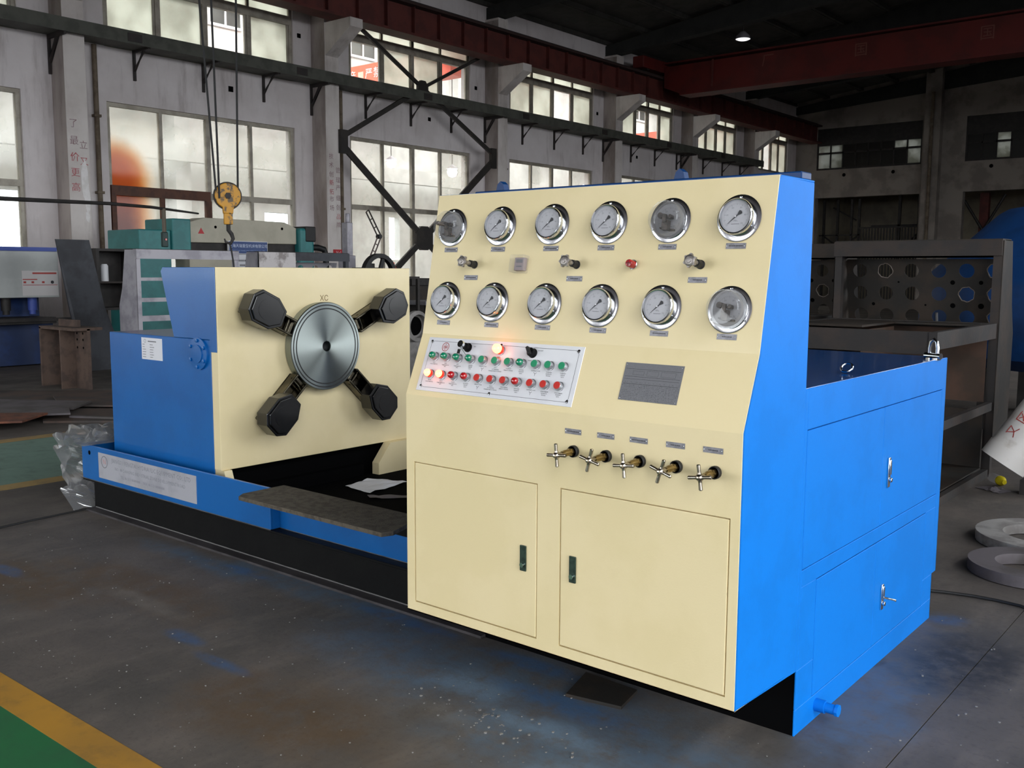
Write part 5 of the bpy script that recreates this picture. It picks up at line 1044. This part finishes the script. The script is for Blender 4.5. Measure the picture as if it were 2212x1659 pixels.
ob_ = thing('orange_bottle', (-12.35, 11.72, 1.4), 'small orange bottle beside the flywheel', 'bottle'); obj('body', MB().lathe([(.04, 1.4), (.04, 1.55), (.015, 1.6), (.015, 1.64), (.0, 1.64)], 12, c=(-12.35, 11.72, 0)), crane_orange, ob_); 
st = thing('tool_stand', (-12.5, 11.75, 0), 'dark shelf stand under the orange bottle', 'stand'); obj('shelf', MB().box(-12.6, -12.1, 11.6, 12.1, 1.36, 1.4), dark_iron, st); obj('leg', MB().box(-12.6, -12.55, 11.6, 11.65, 0, 1.36), dark_iron, st); obj('leg', MB().box(-12.15, -12.1, 12.05, 12.1, 0, 1.36), dark_iron, st)

# ---- glimpse between bench and console: cabinet, table edge, valve castings
t = thing('brown_cabinet', (-13.2, 13.4, 0), 'dark brown machine cabinet glimpsed between bench and console', 'cabinet'); obj('body', MB().box(-13.6, -13.0, 12.5, 13.9, 0.0, 1.22), rust_dark, t, bevel=.01); obj('top_box', MB().box(-13.5, -13.1, 12.9, 13.4, 1.22, 1.36), dark_iron, t, bevel=.01)
t = thing('machine_table', (-12.2, 12.4, 0), 'steel table with a worn white edge behind the bench', 'table'); obj('top', MB().box(-12.7, -12.0, 12.15, 13.2, .90, .97), galv, t, bevel=.006); obj('leg', MB().box(-12.1, -12.0, 12.2, 12.3, 0, .90), dark_iron, t); obj('leg', MB().box(-12.1, -12.0, 13.0, 13.1, 0, .90), dark_iron, t)
t = thing('valve_casting', (-9.6, 9.2, 0), 'grey cast valve body with a round bore, standing behind the bench', 'valve'); vc = M('grey_casting', '#8E8A88', '#7A7674', rough=.65, scale=8, bump=.2, bscale=40)
VF = frame((-9.45, 9.35, .75), (0, 1, 0), (0, 0, 1)); obj('body', MB().lathe([(.13, .0), (.21, .0), (.21, .06), (.16, .08), (.16, -.3), (.21, -.32), (.21, -.4), (.12, -.4)], 28), vc, t, at=VF); obj('bore', MB().lathe([(.13, .002), (.13, -.28), (.0, -.281)], 28), void_black, t, at=VF); obj('pedestal', MB().box(-9.85, -9.45, 9.15, 9.55, 0, .56), vc, t, bevel=.03)
t = thing('valve_casting', (-9.1, 9.25, 0), 'smaller pale casting with a white flange in front of the bored one', 'valve'); VF = frame((-9.0, 9.25, .42), (0, 1, 0), (0, 0, 1)); obj('body', MB().lathe([(.0, .09), (.09, .08), (.14, .02), (.15, -.08), (.1, -.2), (.0, -.2)], 24), galv, t, at=VF); obj('foot', MB().box(-9.2, -8.95, 9.15, 9.35, 0, .30), vc, t)
t = thing('blue_drum', (-9.75, 9.75, 0), 'blue drum edge showing behind the castings', 'drum'); obj('shell', MB().lathe([(.26, 0), (.26, .58), (.24, .60), (.0, .60)], 24, c=(-9.9, 9.95, 0)), stripe_blue, t)
cab_ = thing('tool_locker', (-14.6, 8.0, 0), 'dark open tool locker between the leaning sheet and the grey console frame', 'locker')
obj('body', MB().box(-15.0, -14.6, 7.55, 7.6, .9, 1.78).box(-15.0, -14.6, 8.15, 8.2, .9, 1.78).box(-15.0, -14.97, 7.6, 8.15, .9, 1.78).box(-15.0, -14.6, 7.55, 8.2, 1.78, 1.82).box(-15.0, -14.6, 7.55, 8.2, .86, .9), dark_iron, cab_); obj('shelf', MB().box(-14.97, -14.62, 7.6, 8.15, 1.28, 1.31), rust, cab_); obj('leg', MB().box(-14.66, -14.6, 7.56, 7.62, 0, .86), dark_iron, cab_); obj('leg', MB().box(-14.66, -14.6, 8.13, 8.19, 0, .86), dark_iron, cab_)
o = obj('white_canister', MB().lathe([(.06, 1.311), (.06, 1.55), (.04, 1.58), (.0, 1.58)], 14, c=(-14.75, 7.75, 0)), white_paint); o['label'] = 'white canister on the shelf of the dark tool locker'; o['category'] = 'canister'
# ================================================================= RIGHT BACKGROUND
t = thing('blue_vessel', (-1.4, 11.0, 0), 'big scuffed blue steel vessel with a sloping shoulder', 'vessel')
vt = MB().lathe([(.0, .62), (1.5, .62), (1.8, .74), (1.85, .86), (1.85, 1.38), (1.82, 1.45), (1.16, 2.08), (1.08, 2.13), (.9, 2.16), (.0, 2.18)], 56, c=(-1.4, 11.0, 0)); obj('shell', vt, tank_blue, t)
for a in (40, 140, 220, 320): x, y = -1.4+1.3*math.cos(math.radians(a)), 11.0+1.3*math.sin(math.radians(a)); obj('leg', MB().box(x-.07, x+.07, y-.07, y+.07, 0, .66), dark_iron, t)
obj('chalk_mark', MB().tube([(-2.36, 9.86, 1.80), (-2.30, 9.80, 1.73), (-2.2, 9.78, 1.77), (-2.16, 9.84, 1.85)], .008, 6), M('chalk_scratch', '#7FB0C0', rough=.8), t)
# leaning white cylinder
t = thing('gas_cylinder', (-1.575, 7.22, 0), 'tilted white steel cylinder with red lettering leaning toward the blue vessel', 'cylinder')
C0 = Vector((-1.55, 7.22, .245)); D = Vector((.42, .20, .72)).normalized(); sd_ = D.cross(Vector((.75, -.66, 0))).normalized(); CY4 = frame(C0, sd_, D.cross(sd_) if False else (D.cross(sd_)))
obj('shell', MB().lathe([(.0, .0), (.14, .0), (.15, .01), (.15, 1.15), (.135, 1.2), (.06, 1.28), (.04, 1.34), (.0, 1.34)], 32), cyl_white, t, at=CY4)
obj('foot_ring', MB()._ring(.143, .157, -.05, .06, 32, (0, 0, 0)), cyl_white, t, at=CY4)
vd = Vector((0, 0, 1.5))-C0; vd = (vd-D*vd.dot(D)).normalized()
lf = D.cross(vd); lf = lf if lf.x < 0 else -lf
nn = (vd*math.cos(.5)+lf*math.sin(.5)).normalized()
for k, ch in enumerate('又区子'): text(ch, .08, ink_red, t, frame(C0+D*(.17+.11*k)+nn*.1512, D, nn.cross(D)), 'painted_character')
o = thing('angle_prop', (-1.5, 7.95, 0), 'dark steel block propping the foot of the white cylinder', 'steel bar'); obj('flange', MB().extr([(-1.46, 7.22, .0), (-1.2, 7.22, .0), (-1.2, 7.36, .0), (-1.46, 7.36, .0)], (0, 0, .10)), dark_iron, o)
# bottle with yellow cap, rag, ring blanks, hose
t = thing('plastic_bottle', (-1.66, 7.45, 0), 'empty clear plastic bottle with a yellow cap lying on the floor', 'bottle')
BF = frame((-1.80, 7.50, .034), (0, 0, 1), (.64, .77, 0)); BF = frame((-1.715, 7.55, .034), Vector((0, 0, 1)).cross(Vector((.64, -.77, 0))), (0, 0, 1))
obj('bottle_body', MB().lathe([(.0, 0), (.03, .002), (.033, .02), (.033, .06), (.031, .066), (.033, .075), (.033, .12), (.026, .145), (.013, .165), (.013, .172)], 20), acrylic, t, at=BF); obj('cap', MB().lathe([(.034, .12), (.034, .15), (.016, .172), (.016, .19), (.0, .19)], 16), yellow_cap, t, at=BF)
m = MB(); random.seed(2); vs = []
for a in range(9):
    for b in range(9): u, v = a/8-.5, b/8-.5; vs.append((-1.63+.18*u+.05*v, 7.25+.12*v-.1*u, .004+.05*abs(mnoise.noise(Vector((u*4, v*4, 3))))*(1-abs(2*u))))
m.add(vs, [(a*9+b, (a+1)*9+b, (a+1)*9+b+1, a*9+b+1) for a in range(8) for b in range(8)]); o = obj('grey_rag', m, scrap_grey); o['label'] = 'crumpled grey rag on the floor beside the rusty frame foot'; o['category'] = 'rag'
ring_m = M('machined_ring_steel', '#B4B2B0', '#8E8A88', rough=.45, metal=.4, scale=6, bump=.1)
for (cx, cy, r1, r0, z, rz, tilt, lab) in ((-1.05, 5.95, .36, .22, .005, 0, 0, 'flat steel ring blank on the floor, farther of the two'), (-1.0, 5.30, .285, .16, .005, 0, 0, 'flat rusty steel ring blank on the floor, nearer of the two')):
    o = obj('ring_blank', MB()._ring(r0, r1, 0, .055, 40, (cx, cy, z)), ring_m if cy > 5.6 else scrap_grey); o['label'] = lab; o['category'] = 'steel ring'
hp_ = [(-1.42+.1*k, 4.62+.12*math.sin(.38*k+.1)-.012*k*max(0, k-5)*.35, .009) for k in range(14)]
o = obj('floor_cable', MB().tube(hp_, .0075, 8), cable_blk); o['label'] = 'dark cable lying across the floor right of the blue cabinet'; o['category'] = 'cable'
o = obj('floor_cable', MB().tube([(-5.83, 2.9, .008), (-5.82, 2.75, .008), (-5.8, 2.5, .008), (-5.77, 2.3, .008), (-5.7, 1.9, .008), (-5.6, 1.2, .008)], .006, 6), cable_blk); o['label'] = 'thin dark cable on the floor at the bench foot'; o['category'] = 'cable'
# far openings: railing, racks, posts
t = thing('railing', (-14.7, 44.3, 0), 'tall dark barred railing standing in the left far opening', 'railing')
for z in (3.5, 2.5, .1): obj('rail', MB().box(-16.2, -13.6, 44.28, 44.34, z, z+.06), dark_iron, t)
bme2, _ = MB().box(-.025, .025, -.02, .02, .05, 3.5).mesh('bar', dark_iron, (0, 0, 0))
for k in range(20): inst(bme2, 'bar', t, Matrix.Translation((-16.15+.132*k, 44.31, 0)))
t = thing('steel_rack', (-17.2, 44.6, 0), 'dark lattice of posts and rails beyond the far opening', 'rack')
for x in (-18.0, -17.35, -16.7, -16.35): obj('post', MB().box(x-.05, x+.05, 44.6, 44.7, 0, 4.85), dark_iron, t)
for z in (1.0, 1.9, 2.6, 3.2): obj('rail', MB().box(-18.2, -16.3, 44.6, 44.66, z, z+.06), dark_iron, t)
for a, b in (((-18.0, 2.0), (-16.4, 3.2)), ((-16.4, 2.0), (-18.0, 3.2)), ((-18, 1.0), (-16.4, 1.9)), ((-17.6, 4.5), (-16.5, 3.9))): obj('diagonal', MB().cyl((a[0], 44.7, a[1]), (b[0], 44.7, b[1]), .04, n=6), dark_iron, t)
t = thing('strut_rack', (-14.6, 45.2, 0), 'dark posts with a long diagonal strut beyond the far railing', 'frame')
for x in (-14.75, -13.9): obj('post', MB().box(x-.06, x+.06, 45.2, 45.3, 0, 5.2), dark_iron, t)
obj('rail', MB().box(-16, -13.4, 45.2, 45.26, 3.6, 3.68), dark_iron, t); obj('diagonal', MB().cyl((-14.2, 45.2, 2.9), (-13.0, 45.2, 4.2), .08, n=8), dark_iron, t)
t = thing('red_post', (-11.1, 44.8, 0), 'dark red steel post with branching braces in the right far opening', 'post')
obj('post', MB().box(-11.3, -10.95, 44.8, 45.1, 0, 4.9), runway_red, t)
for a in ((-11.9, 4.6), (-10.3, 4.8)): obj('diagonal', MB().cyl((-11.1, 44.75, 3.3), (a[0], 44.75, a[1]), .06, n=8), dark_iron, t)

# small debris swept about on the slab: too small and many to pick apart
random.seed(21); m = MB()
def crumb(x, y, r):
    a = random.random()*6; pts = [(x+r*(.6+.5*random.random())*math.cos(a+2*PI*i/5), y+r*(.6+.5*random.random())*math.sin(a+2*PI*i/5), 0.0002) for i in range(5)]
    m.extr(pts, (r*.2, 0, r*(.4+.4*random.random())))
for i in range(420):
    x, y = random.uniform(-5.6, -.6), random.uniform(1.5, 2.8)
    if y < 2.3 or random.random() < .5: crumb(x, y, random.choice((.002, .0025, .003, .004)))
for i in range(60): crumb(random.gauss(-2.05, .16), random.gauss(2.33, .07), random.choice((.003, .004, .006)))
for i in range(5): crumb(random.gauss(-2.08, .03), random.gauss(2.37, .02), .008)
for i in range(150): crumb(random.uniform(-1.15, .2), random.uniform(2.6, 6.6), random.choice((.003, .004, .005)))
o = obj('floor_debris', m, M('pale_crumbs', '#8A8884', '#6A6866', rough=.9, scale=3)); o['kind'] = 'stuff'; o['label'] = 'pale crumbs and grit scattered on the concrete floor'; o['category'] = 'debris'
